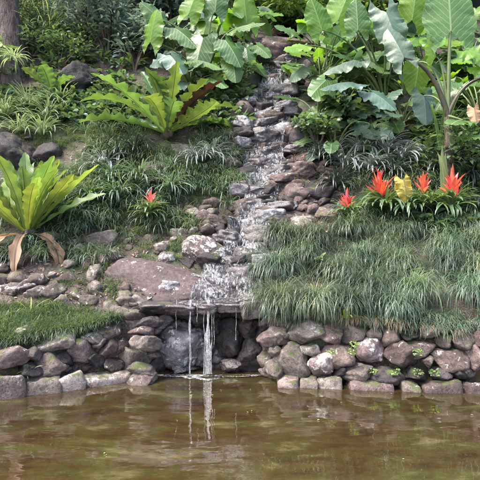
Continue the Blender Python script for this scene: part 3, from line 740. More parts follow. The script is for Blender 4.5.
strand(190, .024, .022, wob=.004); strand(208, .026, .022, wob=.005); strand(209.2, .010, .05, wob=.008, thick=.2); strand(207, .010, .09, wob=.010, thick=.15)
strand(204, .006, .01, wob=.005, top=310); strand(211.5, .008, .012, wob=.005)
for q, bt in ((176, 330), (214, 345), (197, 322), (236, 340)): strand(q, .004, .006, wob=.003, bot=bt)
strand(234, .02, .05, D=7.02, top=258, bot=283)
o = mb.build('waterfall', M_FALL); set_props(o, 'two thin strands of water falling from the lip into the pond', 'waterfall', kind='structure')
# foam line at the foot
M_FOAM = fall_mat('foam', .46, .62, (40, 60, 40), .8, .5)
mb = MB(); n = 120; th = np.linspace(0, 6.283, n, endpoint=False)
for rr_, (cx, cy, ax, ay) in enumerate([(-.37, 6.04, .17, .10), (-.58, 6.05, .09, .06), (-.72, 6.12, .30, .05), (-.05, 6.10, .30, .05)]):
    ring = np.stack([cx + ax * np.cos(th) * (1 + .2 * np.sin(5 * th)), cy + ay * np.sin(th) * (1 + .3 * np.sin(3 * th)), np.full(n, .006 + .002 * rr_)], -1)
    c0 = np.array([[cx, cy, .006 + .002 * rr_]]); Vv = np.concatenate([ring * .999, c0 + (ring - c0) * .5])
    k = np.arange(n); Fc = np.stack([k, (k + 1) % n, (k + 1) % n + n, k + n], -1); mb.add(Vv, Fc, Vv[:, :2])
dn = 700; dD, dF = ico(1); dx = -.37 + rng.normal(size=dn) * .09; dx[:90] = -.58 + rng.normal(size=90) * .04; dz = np.abs(rng.normal(size=dn)) * .045; dy = 6.06 + rng.normal(size=dn) * .05
for q_ in range(dn): mb.add(dD * rng.uniform(.002, .007) * [1, 1, 1.6] + [dx[q_], dy[q_], .01 + dz[q_]], np.concatenate([dF, dF[:, 2:3]], 1))
o = mb.build('foam', M_FOAM); set_props(o, 'white foam where the falls land', 'foam', kind='stuff')

# ------------------------------------------------------------------ grass and other ground cover
def scatter(rects, n):
    """ground points spread over photo regions (a,b,c,d)=(px0,px1,py0,py1) with weights by area"""
    A = np.array([(b - a) * (d - c) for a, b, c, d in rects], float); k = rng.choice(len(rects), n, p=A / A.sum()); R = np.array(rects, float)[k]
    return ray(R[:, 0] + (R[:, 1] - R[:, 0]) * rng.random(n), R[:, 2] + (R[:, 3] - R[:, 2]) * rng.random(n))
DOWN = -math.pi / 2
def tufts(mb, pts, blades, length, width, elev=(.5, 1.4), droop=(1.2, 2.4), spread=.06, nseg=4, down=.0, v=.3, warm=.15, fold=.3, ncross=2, jitter=.3, curl=.6, prof='blade'):
    n = len(pts); T0 = rtint(n, v, warm)
    b = np.repeat(pts, blades, 0); m = len(b)
    az = rng.random(m) * 2 * np.pi
    # lean downhill
    vx, vy = np.cos(az), np.sin(az) - down; az = np.arctan2(vy, vx)
    b = b + np.stack([np.cos(az) * spread * rng.random(m), np.sin(az) * spread * rng.random(m), np.full(m, -.01)], -1)
    Lh = length * (1 + jitter * (rng.random(m) * 2 - 1)) * np.repeat(.8 + .4 * rng.random(n), blades)
    tint = np.repeat(T0, blades, 0) * rtint(m, .22, .08); dead_ = rng.random(m) < .03; tint[dead_] = tint[dead_] * [1.8, 1.3, .95]
    V_, F_, U_, T_ = ribbons(b, az, rng.uniform(*elev, m), Lh, width * (.7 + .6 * rng.random(m)), rng.uniform(*droop, m), nseg, ncross, prof, fold, curl=rng.normal(size=m) * curl, tint=tint)
    mb.add(V_, F_, U_, T_)
# long mondo grass over the right bank, spilling over the wall
mb = MB()
pts = scatter([(268, 620, 236, 322), (290, 620, 228, 250)], 420)
pts[:, 2] += .02
tufts(mb, pts[:200], 40, .17, .008, (.4, 1.35), (1.3, 2.7), .05, 5, down=.6)
cen = scatter([(272, 620, 236, 318)], 260)
keep = []
for c_ in cen:
    if all(np.linalg.norm(c_ - q_) > .40 for q_ in keep): keep.append(c_)
cen = np.array(keep); cen[:, 2] += .15
tufts(mb, cen, 620, .38, .0078, (.2, 1.5), (1.6, 3.0), .15, 7, down=.4, v=.4, warm=.10, curl=1.3, jitter=.5)
pxs = rng.uniform(262, 620, 150); xw = (pxs - 240) * 5.8 / F; yw = shore(xw) + .42 + .12 * rng.random(150)
pts = np.stack([xw, yw, ground(xw, yw) + .03], -1); pts = pts[xw > .2]
tufts(mb, pts, 42, .19, .009, (.1, 1.2), (1.3, 2.6), .06, 5, down=.9)
o = mb.build('mondo_grass', M_MONDO); set_props(o, 'long arching grey green grass mounded over the bank right of the falls', 'grass', kind='stuff')
mb = MB(); pxs = rng.uniform(335, 620, 26); xw = (pxs - 240) * 5.8 / F; yw = shore(xw) + .40
pts = np.stack([xw, yw, ground(xw, yw + .1) - .03], -1); tufts(mb, pts, 26, .17, .006, (-.3, .6), (.8, 1.6), .06, 4, down=2.2)
pts = scatter([(350, 480, 225, 245), (225, 245, 60, 200), (290, 345, 150, 235)], 60); tufts(mb, pts, 24, .16, .006, (.4, 1.3), (1.3, 2.4), .05, 4, down=.9)
o = mb.build('dry_grass', M_DRY); set_props(o, 'dry straw coloured grass hanging over the right wall', 'grass', kind='stuff')
# short lawn left
mb = MB(); pts = scatter([(-160, 92, 309, 343), (-160, 60, 305, 350), (60, 120, 314, 336)], 2300); pts = pts[vnoise(pts * 3.1) > -.45 - .3 * rng.random(len(pts))]
tufts(mb, pts, 26, .12, .006, (.5, 1.5), (.6, 2.3), .06, 4, down=.3, v=.45, warm=.12, jitter=.6, curl=1.0)
pxs = rng.uniform(-160, 60, 60); xw = (pxs - 240) * 5.5 / F; yw = shore(xw) + .42; pts = np.stack([xw, yw, ground(xw, yw + .1)], -1)
tufts(mb, pts, 34, .17, .006, (.2, 1.2), (1.2, 2.4), .06, 4, down=.9)
o = mb.build('lawn_grass', M_LAWN); set_props(o, 'short bright green grass on the terrace left of the falls', 'grass', kind='stuff')
# thin grass patches on the slopes
mb = MB(); pts = scatter([(185, 245, 118, 200), (110, 200, 232, 262), (60, 130, 262, 300), (100, 190, 195, 235), (40, 240, 110, 150), (165, 230, 180, 215), (-120, 60, 100, 150), (30, 140, 100, 170)], 1500); pts = pts[vnoise(pts * 2.0 + 9) > -.30]
tufts(mb, pts, 22, .13, .007, (.6, 1.4), (.8, 2.2), .05, 4, down=.4)
o = mb.build('slope_grass', M_LAWN); set_props(o, 'thin green grass between the rocks of the left slope', 'grass', kind='stuff')
mb = MB(); pts = scatter([(70, 200, 170, 230), (-150, 110, 180, 262), (190, 240, 140, 190), (345, 600, 150, 240), (330, 350, 130, 170), (440, 600, 200, 262), (80, 150, 120, 180), (60, 130, 180, 240), (90, 230, 150, 215)], 1500); pts = pts[vnoise(pts * 2.4 + 5) > -.30]
tufts(mb, pts, 32, .33, .013, (.5, 1.35), (1.2, 2.5), .06, 5, down=.5, ncross=3)
o = mb.build('strap_ground_cover', M_MONDO); set_props(o, 'grey green strap leaved ground cover on the slopes', 'ground cover', kind='stuff')
# leaf litter
mb = MB(); pts = scatter([(-100, 240, 180, 305), (285, 360, 140, 240), (-60, 150, 240, 305), (285, 560, 150, 262), (-100, 600, 60, 180)], 4600); pts[:, 2] += .012; n = len(pts)
mb.add(*ribbons(pts, rng.random(n) * 6.28, rng.normal(size=n) * .3, rng.uniform(.03, .09, n), rng.uniform(.008, .035, n), rng.normal(size=n) * .8, 3, 3, 'leaf', .3, roll=rng.normal(size=n) * .5, tint=rtint(n, .5, .2)))
o = mb.build('leaf_litter', M_LITTER); set_props(o, 'fallen dry leaves scattered over the soil', 'leaf litter', kind='stuff')
# petals floating on the pond
mb = MB(); n = 26; pts = np.stack([rng.uniform(-2.6, 2.6, n), rng.uniform(3.4, 5.9, n), np.full(n, .008)], -1)
mb.add(*ribbons(pts, rng.random(n) * 6.28, 0.0, rng.uniform(.012, .032, n), rng.uniform(.008, .016, n), 0.1, 3, 3, 'leaf', .1, tint=rtint(n, .3, .1)))
o = mb.build('floating_petals', M_PALE); set_props(o, 'tiny pale petals floating on the pond', 'petals', kind='stuff')

# low leafy ground cover: small ovate leaves filling the gaps between the big plants
def leaf_cloud(mb, centres, radii, n, length, width, tintv=.35, elev=(-.3, .9), prof='leaf', nseg=4, ncross=3, shell=.55, droop=(.2, 1.2)):
    centres = np.asarray(centres, float); radii = np.asarray(radii, float)
    k = rng.integers(0, len(centres), n); d = rng.normal(size=(n, 3)); d /= np.linalg.norm(d, axis=1)[:, None]
    rad = (shell + (1 - shell) * rng.random(n)) ; p = centres[k] + d * rad[:, None] * radii[k]
    az = np.arctan2(d[:, 1], d[:, 0]) + rng.normal(size=n) * .8
    tint = rtint(len(centres), .2, .05)[k] * rtint(n, tintv, .07)
    mb.add(*ribbons(p, az, rng.uniform(*elev, n), length * rng.uniform(.6, 1.3, n), width * rng.uniform(.7, 1.2, n), rng.uniform(*droop, n), nseg, ncross, prof, .25,
                    roll=rng.normal(size=n) * .5, curl=rng.normal(size=n) * .3, tint=tint))
mb = MB(); pts = scatter([(-200, 140, 20, 120), (420, 680, 60, 160), (250, 420, 5, 32), (420, 680, 120, 230), (215, 245, 20, 110), (60, 240, 90, 130)], 750)
leaf_cloud(mb, pts + [0, 0, .08], np.tile([[.22, .22, .14]], (len(pts), 1)), 22000, .17, .085)
o = mb.build('leafy_ground_cover', M_SHRUB); set_props(o, 'dark small leaved ground cover between the large plants', 'ground cover', kind='stuff')

# ------------------------------------------------------------------ plants
def nest_fern(base, n, Lr, width, mat, label, seed, brown=0, elev=(.55, 1.45), dead=0, droop=(.3, 1.3), lobes=.10, azs=None):
    r = np.random.default_rng(seed); root = empty('birds_nest_fern', base, label, 'fern', "bird's nest ferns")
    for k in range(n):
        az = (azs[k] if azs and k < len(azs) else k * 2.399 + r.normal() * .2); t = k / n
        el = elev[1] - (elev[1] - elev[0]) * t + r.normal() * .06
        Lk = Lr * (.75 + .3 * r.random()) * (.8 + .25 * t)
        mb = MB(); m = M_NESTB if k in range(n // 2, n // 2 + brown) else mat
        mb.add(*ribbons([[.04 * math.cos(az), .04 * math.sin(az), 0]], az, el, Lk, width * (.85 + .3 * r.random()), r.uniform(*droop), 44, 9, 'frond', .42, ruffle=.09, rfreq=34 + 10 * r.random(),
                        lobes=lobes, roll=r.normal() * .35, curl=r.normal() * .35, tint=rtint(1, .28, .14, r), r=r))
        mb.build('frond', m, root)
    for k in range(dead):
        az = DOWN + (k - dead / 2) * .7 + r.normal() * .2; mb = MB()
        mb.add(*ribbons([[.05 * math.cos(az), .05 * math.sin(az), -.02]], az, .1, Lr * .62, width * .8, 1.9, 24, 7, 'frond', .5, ruffle=.2, rfreq=18, lobes=.15, roll=r.normal() * .3, tint=rtint(1, .2, .1, r), r=r))
        mb.build('withered_frond', M_DEAD, root)
    Vv, Fc = rock_geo((.24, .24, .2), seed, 3); mesh_obj('root_mass', Vv, Fc, M_STEM, root)
    return root
p = P(27, 240); nest_fern(p + Vector((0, .02, .08)), 36, 1.45, .19, M_NEST, "bright yellow green bird's nest fern with dead fronds at the left edge", 5, dead=9, elev=(.5, 1.5), droop=(.05, .6), lobes=.12)
p = P(167, 141); nest_fern(p + Vector((0, -.05, .10)), 27, 1.72, .25, M_NEST2, "large bird's nest fern with lobed fronds in the middle of the left slope", 8, brown=1, elev=(.28, 1.25), droop=(.15, 1.25), lobes=.30)
p = P(52, 96); nest_fern(p, 7, .75, .26, M_NEST2, "small bird's nest fern right of the tree trunk", 12, elev=(.6, 1.4), lobes=.05)
p = P(345, 250); 

def heart(size, bend=.5, fold=.25, ruf=.04, seed=0, aspect=.82):
    """arrow-heart blade; origin at stalk joint, tip along +Y, face +Z"""
    r = np.random.default_rng(seed); nr, ncs = 30, 9
    y = np.linspace(-.44, 1, nr); t = (y + .44) / 1.44; W = aspect
    outer = W * (np.clip(t, 0, 1) ** .34) * (np.clip(1 - t ** 1.3, 0, 1) ** .58) * .86 * (1 - .10 * np.exp(-((y + .02) / .10) ** 2))
    inner = np.where(y < 0, W * (.04 + .30 * (np.abs(y) / .44) ** .9), 0) * np.clip(-y * 12, 0, 1)
    outer = np.maximum(outer, inner + .004)
    c = np.linspace(0, 1, ncs); Vs, Us, Fs, n = [], [], [], 0
    for sgn in (1, -1):
        xx = inner[:, None] + (outer - inner)[:, None] * c[None, :]; yy_ = np.broadcast_to(y[:, None], xx.shape)
        ax = xx.copy(); X_ = sgn * xx
        ph = r.random(3) * 6.28; edge = np.clip(ax / W / .55, 0, 1) ** 2
        z = -fold * ax + .35 * fold * (ax ** 2) / W - bend * .35 * np.sign(yy_) * yy_ ** 2 + 1.5 * ruf * edge * (np.sin(11 * yy_ + ph[0] + sgn) + .6 * np.sin(23 * yy_ + ph[1]) + .5 * np.sin(41 * yy_ + ph[2] + 3 * ax / W))
        z += .018 * np.cos((yy_ - .95 * ax ** .9) * 8 * 6.28) * np.clip(ax * 6, 0, 1) * .5
        yv = yy_ + .03 * edge * np.sin(17 * yy_ + ph[2])
        Vs.append(np.stack([X_, yv, z], -1).reshape(-1, 3)); Us.append(np.stack([X_ + .5, yy_], -1).reshape(-1, 2))
        i, j = np.meshgrid(np.arange(nr - 1), np.arange(ncs - 1), indexing='ij')
        q = np.stack([i * ncs + j, i * ncs + j + 1, (i + 1) * ncs + j + 1, (i + 1) * ncs + j], -1).reshape(-1, 4)
        if sgn < 0: q = q[:, ::-1]
        Fs.append(q + n); n += nr * ncs
    return np.concatenate(Vs) * size, np.concatenate(Fs), np.concatenate(Us)
def frame(tip, nrm):
    y = Vector(tip).normalized(); z = Vector(nrm); z = (z - y * z.dot(y)).normalized(); x = y.cross(z)
    return np.array([x[:], y[:], z[:]])
def add_leaf(root, joint, tip, nrm, size, mat, seed, stalk_from=None, stalk_mat=None, srad=.012, name='leaf', label=None, **kw):
    """joint etc. in world space"""
    o0 = np.array(root.location)
    Vv, Fc, Uu = heart(size, seed=seed, **kw); Vv = Vv @ frame(tip, nrm) + np.array(joint) - o0
    r = np.random.default_rng(seed)
    lf = mesh_obj(name, Vv, Fc, mat, root, Uu, np.broadcast_to(rtint(1, .22, .12, r), (len(Vv), 3)))
    if label: lf['label'] = label
    a = np.array(stalk_from if stalk_from is not None else root.location); b2 = np.array(joint)
    ctrl = a * .45 + b2 * .55; ctrl[2] = max(a[2], b2[2]) * .7 + b2[2] * .3; ctrl[:2] = a[:2] * .65 + b2[:2] * .35
    pts = bez(a, ctrl, b2, 10) - o0
    s_ = tube(pts, np.linspace(srad * 1.8, srad * .7, 10), 7)
    mesh_obj('stalk', s_[0], s_[1], stalk_mat or M_STALK, lf, s_[2], s_[3])
    return lf
def taro(base, n, hgt, size, mats, label, seed, cat='elephant ear plant', group='elephant ear plants', spread=.8, face=-1.0, name='elephant_ear_plant'):
    r = np.random.default_rng(seed); root = empty(name, base, label, cat, group)
    for k in range(n):
        az = k * 2.399 + r.normal() * .3; h = hgt * (.28 + .75 * r.random()); sp = spread * (.35 + .75 * r.random()) * max(hgt, .9) * .75
        j = Vector(base) + Vector((math.cos(az) * sp, math.sin(az) * sp, h))
        out = Vector((math.cos(az), math.sin(az), 0)); dr = r.uniform(-.9, .5)
        tip = (out * .8 + Vector((0, -.25, dr))).normalized()
        nrm = Vector((0, face * .55, .75)) + out * .25 + Vector(r.normal(size=3) * .22)
        add_leaf(root, j, tip, nrm, size * (.7 + .5 * r.random()), mats[k % len(mats)], seed * 97 + k, bend=r.uniform(.1, .9), fold=r.uniform(-.1, .5), ruf=r.uniform(.02, .05))
    return root

# hand placed leaves: (px, py, Y) joint, tip vector in photo plane (dx right, dz up), toward-viewer component, normal, size
def placed_plant(base, leaves, label, seed, name='elephant_ear_plant', cat='elephant ear plant', grp='elephant ear plants', trunk=None):
    root = empty(name, base, label, cat, grp)
    for k, (px, py, Yd, tip, nrm, size, mat, kw) in enumerate(leaves):
        kw = dict(kw); sr = kw.pop('srad', .014); sm = kw.pop('sm', None); lb = kw.pop('label', None)
        add_leaf(root, at(px, py, Yd), tip, nrm, size, mat, seed * 31 + k, srad=sr, stalk_mat=sm, label=lb, **kw)
    if trunk:
        top, rad = trunk; b2 = np.array([0, 0, -.1]); tp = np.array(top) - np.array(base)
        root_pts = bez(tp, tp * .5 + np.array([.03, 0, 0]), b2 - np.array([0, 0, .9]), 10); s_ = tube(root_pts, np.linspace(rad * .8, rad * 1.2, 10) * (1 + .08 * np.sin(np.arange(10) * 2.5)), 12)
        mesh_obj('trunk', s_[0], s_[1], M_STEM, root, s_[2], s_[3])
    return root
Yt = 8.3
crown_pt = at(448, 116, Yt)
placed_plant(crown_pt, [
 (451, 31, Yt - .1, (0, .1, 1), (0, -1, .12), .92, M_ALO, dict(bend=.15, fold=.12, ruf=.02, srad=.022, aspect=.92, label='tall upright leaf with bright pale veins')),
 (419, 62, Yt + .3, (-.1, .1, -.95), (-.1, -1, .3), .56, M_ALOY, dict(bend=.2, fold=.2, ruf=.04)),
 (404, 58, Yt - .2, (-.35, .2, 1), (-.2, -.85, .5), .62, M_ALOB, dict(bend=.6, fold=.3, ruf=.05, srad=.026, sm=M_STALKD, aspect=.7)),
 (484, 78, Yt - .2, (.5, -.3, .5), (0, -.6, .8), .6, M_ALO, dict(srad=.024, sm=M_STALKD)),
 (424, 96, Yt + .3, (.05, -.2, -.9), (.1, -.8, .6), .50, M_ALOB, dict(bend=.3, fold=.3)),
 (436, 57, Yt - .05, (-.15, -.1, 1), (.9, -.4, .3), .35, M_ALOY, dict(bend=.1, fold=1.2, label='young leaf still rolled')),
 (470, 135, Yt - .5, (.5, -.6, -.1), (0, -.35, .95), .62, M_ALO, dict(bend=.5, fold=.2)),
 (463, 120, Yt - .5, (-.5, -.6, -.1), (0, -.35, .95), .50, M_ALO, dict(bend=.5, fold=.2)),
], 'elephant ear plant with a brown trunk and one tall upright pale veined leaf', 3, trunk=(crown_pt, .075))
Yb = 8.6; bp = P(385, 108)
placed_plant(bp, [
 (386, 12, Yb, (.22, -.3, -.85), (-.1, -.9, .5), .82, M_ALOB, dict(bend=.5, fold=.35, ruf=.055, aspect=.66, label='huge wavy blue grey leaf')),
 (358, 30, Yb + .4, (-.05, 0, 1), (0, -1, .2), .55, M_ALO, dict(bend=.2, fold=.2)),
 (355, 60, Yb + .1, (-.9, -.3, -.25), (0, -.4, .9), .62, M_ALOB, dict(bend=.6, fold=.4)),
 (322, 30, Yb + .8, (-.3, -.1, .9), (0, -.9, .4), .60, M_ALOY, dict(bend=.3)),
 (338, 20, Yb + .9, (.3, -.2, .8), (0, -.9, .4), .75, M_ALOY, dict(bend=.5)),
 (352, 82, Yb - .2, (-.9, -.4, -.1), (0, -.35, .9), .60, M_ALOB, dict(bend=.6, fold=.4, label='pale blue leaf leaning toward the stream')),
 (372, 92, Yb - .2, (.5, -.6, -.5), (0, -.5, .8), .55, M_ALOB, dict(bend=.5, fold=.3)),
 (326, 80, Yb + .3, (-.5, -.5, -.5), (.2, -.6, .8), .5, M_ALO, dict(bend=.5, fold=.3)),
 (412, 20, Yb + .9, (.1, -.2, .9), (0, -.9, .4), .7, M_ALOY, dict(bend=.4)),
 (305, 45, Yb + 1.2, (-.6, -.4, -.2), (0, -.6, .8), .5, M_ALOY, dict(bend=.4)),
], 'wide elephant ear plant with a huge wavy blue grey leaf right of the stream', 4)
Yl = 10.2; bp = P(205, 88)
placed_plant(bp, [
 (150, 42, Yl, (.15, -.2, .8), (-.5, -.9, .3), .62, M_ALOY, dict(bend=.3, fold=.3, aspect=.85, label='rounded bright green leaf on the left')),
 (175, 28, Yl, (.6, -.4, -.5), (0, -.5, .8), .7, M_ALO, dict(bend=.5, fold=.3)),
 (203, 38, Yl - .2, (-.2, -.3, -.8), (0, -.7, .7), .7, M_ALO, dict(bend=.5, fold=.3)),
 (225, 40, Yl - .2, (.5, -.4, -.7), (.1, -.6, .8), .65, M_ALO, dict(bend=.7, fold=.4)),
 (170, 55, Yl - .3, (.4, -.5, -.5), (0, -.5, .9), .6, M_ALOB, dict(bend=.6, fold=.4)),
 (196, 60, Yl - .3, (.7, -.4, -.2), (0, -.4, .9), .6, M_ALO, dict(bend=.6, fold=.3)),
 (188, 15, Yl + .2, (.3, -.1, .8), (0, -.8, .5), .6, M_ALOY, dict(bend=.4)),
 (215, 12, Yl + .2, (.1, -.1, .9), (0, -.9, .4), .6, M_ALO, dict(bend=.4)),
 (232, 58, Yl - .2, (.2, -.5, -.9), (.2, -.6, .6), .55, M_ALO, dict(bend=.6, fold=.4)),
 (180, 82, Yl - .4, (-.3, -.5, -.3), (0, -.5, .9), .5, M_ALOB, dict(bend=.5, fold=.3)),
 (210, 78, Yl - .4, (.5, -.5, -.3), (0, -.4, .9), .5, M_ALO, dict(bend=.5, fold=.3)),
 (160, 20, Yl + .2, (-.5, -.2, .5), (0, -.8, .5), .5, M_ALO, dict(bend=.5)),
 (236, 28, Yl, (.6, -.3, .1), (0, -.6, .8), .6, M_ALO, dict(bend=.5)),
], 'dense clump of glossy heart shaped leaves left of the upper cascade', 6)
bp = P(243, 52)
placed_plant(bp, [(247, 24, 11.2, (-.1, -.1, 1), (.2, -1, .3), .72, M_ALOY, dict(bend=.2, label='large light green leaf overhanging the stream')), (256, 45, 11.0, (.5, -.5, -.5), (0, -.6, .8), .5, M_ALO, dict(bend=.5)),
 (246, 48, 10.9, (.1, -.5, -.8), (0, -.7, .7), .5, M_ALO, dict(bend=.5))], 'elephant ear with a large light green leaf beside the top of the cascade', 7)
# further elephant ears that fill the slope right and left, out to beyond the frame
for q, (px, py, n, h, s, lab, ms) in enumerate([
 (328, 88, 12, .9, .5, 'elephant ear clump closest to the right side of the upper cascade', [M_ALO, M_ALOB, M_ALOY]),
 (345, 128, 12, .7, .42, 'low elephant ear clump under the pale blue leaf', [M_ALOB, M_ALO]),
 (402, 128, 12, .7, .42, 'low elephant ear clump left of the brown trunk', [M_ALO, M_ALOB]),
 (372, 105, 12, .9, .48, 'elephant ear clump directly below the wavy blue grey leaf', [M_ALO, M_ALOB]),
 (318, 125, 9, .5, .34, 'small elephant ear clump beside the middle cascade', [M_ALOB, M_ALO]),
 (321, 84, 12, .75, .42, 'elephant ear clump at the water edge of the upper right bank', [M_ALOY, M_ALO]),
 (318, 60, 13, .8, .48, 'elephant ear clump just right of the top ledge', [M_ALO, M_ALOY]),
 (375, 75, 13, .9, .46, 'elephant ear clump between the wavy leaf and the pale blue leaf', [M_ALO, M_ALOB]),
 (250, 38, 12, .7, .45, 'elephant ear clump just left of the top ledge', [M_ALOY, M_ALO]),
 (405, 95, 13, .8, .44, 'elephant ear clump left of the thick dark stalks', [M_ALO, M_ALOY]),
 (335, 158, 11, .5, .32, 'lowest elephant ear clump above the bare brown rock', [M_ALOB, M_ALO]),
 (362, 148, 11, .5, .34, 'low elephant ear clump just above the silver striped plants', [M_ALOB, M_ALO]),
 (392, 140, 10, .5, .34, 'low elephant ear clump over the dark purple rock', [M_ALO, M_ALOB]),
 (345, 105, 12, .7, .42, 'middle elephant ear clump on the right bank beside the pale blue leaf', [M_ALOB, M_ALOB, M_ALO]),
 (480, 130, 14, 1.1, .55, 'elephant ear clump at the right photo edge', [M_ALO, M_ALOY]),
 (468, 85, 13, 1.1, .6, 'elephant ear clump behind the tall upright leaf', [M_ALOB, M_ALO]),
 (425, 85, 13, 1.0, .55, 'elephant ear clump between the wavy leaf and the tall upright leaf', [M_ALOY, M_ALO]),
 (395, 62, 13, 1.1, .62, 'elephant ear clump behind the wavy blue grey leaf', [M_ALO, M_ALOY]),
 (350, 60, 13, 1.0, .6, 'elephant ear clump high on the right bank', [M_ALOY, M_ALO]),
 (440, 48, 12, 1.2, .65, 'highest elephant ear clump at the upper right', [M_ALOY, M_ALO]),
 (545, 130, 12, 1.1, .6, 'elephant ear clump beyond the right photo edge', [M_ALO, M_ALOB]),
 (610, 90, 12, 1.3, .7, 'far elephant ear clump beyond the right photo edge', [M_ALO, M_ALOY]),
 (170, 62, 12, 1.0, .5, 'elephant ear clump behind the glossy heart shaped leaves', [M_ALO, M_ALOB]),
 (190, 92, 14, .8, .48, 'elephant ear clump just above the middle fern', [M_ALO, M_ALOB, M_ALOY]),
 (228, 78, 12, .8, .48, 'elephant ear clump between the heart leaves and the cascade', [M_ALO, M_ALOY]),
 (215, 50, 12, 1.0, .6, 'elephant ear clump high on the left bank', [M_ALOY, M_ALO]),
 (-40, 90, 10, 1.1, .6, 'elephant ear clump beyond the left photo edge', [M_ALO, M_ALOY]),
]):
    taro(P(px, py), n, h, s, ms, lab, 200 + q)
# lobed yellow-green leaf at the right edge
root = placed_plant(P(500, 110), [(468, 50, 7.9, (.7, -.2, -.35), (0, -.8, .6), .5, M_ALOY, dict(bend=.4, ruf=.09)), (478, 66, 7.9, (.6, -.3, -.3), (0, -.8, .6), .45, M_ALOY, dict(bend=.4, ruf=.09))],
 'yellow green ruffled leaves entering from the right photo edge', 11)
# withered leaves
root = placed_plant(at(403, 212, 7.7), [(403, 180, 7.45, (.15, -.25, -1), (-.2, -.9, .4), .30, M_YEL, dict(bend=1.4, fold=.9, ruf=.12, srad=.006, aspect=.8))], 'drooping yellow and brown leaf among the red flowers', 21, 'yellowing_leaf', 'leaf', None)
root = placed_plant(P(482, 150), [(474, 108, 7.8, (.1, -.2, -.9), (-.2, -.9, .4), .24, M_TAN, dict(bend=.5, fold=.7, ruf=.06, srad=.006, aspect=.8))], 'pale orange withered leaf at the right photo edge', 22, 'withered_leaf', 'leaf', None)

def strap_plant(name, base, n, length, width, mat, label, cat, group, elev=(.4, 1.4), droop=(1.0, 2.2), part='foliage', nseg=8, fold=.35, prof='blade', down=.2, spread=.05):
    root = empty(name, base, label, cat, group); mb = MB(); az = rng.random(n) * 6.283; az = np.arctan2(np.sin(az) - down, np.cos(az))
    b = np.stack([np.cos(az) * spread * rng.random(n), np.sin(az) * spread * rng.random(n), np.zeros(n)], -1)
    mb.add(*ribbons(b, az, rng.uniform(*elev, n), length * rng.uniform(.7, 1.15, n), width * rng.uniform(.8, 1.2, n), rng.uniform(*droop, n), nseg, 5, prof, fold, roll=rng.normal(size=n) * .2, curl=rng.normal(size=n) * .4, tint=rtint(n, .25, .1)))
    mb.build(part, mat, root); return root
# ------------------------------------------------------------------ shrubs, trees behind
def shrub(base, rx, rz, n, length, width, mat, label, cat='shrub', name='shrub', group='shrubs on the hillside', lobes=9, stems=7, **kw):
    root = empty(name, base, label, cat, group); r = rng
    cs = np.stack([r.normal(size=lobes) * rx * .45, r.normal(size=lobes) * rx * .35, rz * (.35 + .6 * r.random(lobes))], -1)
    mb = MB(); leaf_cloud(mb, cs, np.tile([[rx * .42, rx * .4, rz * .28]], (lobes, 1)), n, length, width, shell=.3, **kw); mb.build('foliage', mat, root)
    sb = MB()
    for k in range(min(stems, lobes)):
        sb.add(*tube(bez((0, 0, -.1), (cs[k, 0] * .3, cs[k, 1] * .3, cs[k, 2] * .6), cs[k], 7), np.linspace(.02, .006, 7) * (1 + rx), 5))
    sb.build('stem', M_STEM, root); return root
# bromeliads with red flower heads
def bromeliad(px, py, n, length, label, flowers, stems=True, mat=None):
    p = P(px, py); root = strap_plant('bromeliad', p + Vector((0, -.10, .20)), int(n * 1.2), length * 1.25, .058, mat or M_BROM, label, 'bromeliad', 'bromeliads', (.35, 1.4), (.9, 2.3), 'leaf_rosette')
    for fx, fy, sz, m in flowers:
        D = p.y - .05; top = at(fx, fy, D); base = at(fx, fy + sz * .35, D); r = np.random.default_rng(int(fx)); k = sz * D / F
        st = tube(bez(p + Vector((0, 0, .02)), (p + base) / 2 + Vector((0, 0, .05)), base, 8) - np.array(p) - np.array([0, -.10, .20]), np.linspace(.012, .008, 8), 6)
        fl = MB(); nb = 26; az = np.arange(nb) * 2.399; b = np.tile(np.array(base - p - Vector((0, -.10, .20)))[None], (nb, 1)); b[:, 2] += np.linspace(.0, k * .35, nb)
        fl.add(*ribbons(b, az, np.linspace(.75, 1.5, nb) + r.normal(size=nb) * .12, k * r.uniform(.45, .85, nb), k * .15, r.uniform(-.3, .5, nb), 6, 3, 'leaf', .6, tint=rtint(nb, .4, .1, r) * np.stack([np.ones(nb), 1 + 2.0 * r.random(nb), 1 + 2.0 * r.random(nb)], -1), r=r))
        fo = fl.build('flower_head', m, root); mesh_obj('flower_stalk', st[0], st[1], M_STALK, fo, st[2], st[3])
    return root
bromeliad(347, 226, 26, .24, 'leftmost bromeliad of the right bank with a small red flower', [(347, 203, 20, M_RED)])
bromeliad(383, 220, 60, .38, 'bromeliad with the broad red flower left of the drooping yellow leaf', [(380, 191, 30, M_RED)])
bromeliad(408, 224, 50, .36, 'flowerless bromeliad under the drooping yellow leaf', [])
bromeliad(425, 220, 50, .38, 'bromeliad with a slim red flower right of the drooping yellow leaf', [(423, 187, 22, M_RED)])
bromeliad(448, 222, 60, .38, 'rightmost bromeliad with a tall bright red flower', [(453, 189, 32, M_RED)])
bromeliad(150, 228, 50, .28, 'small bromeliad with one pink red flower left of the stream', [(151, 200, 16, M_PINK)])
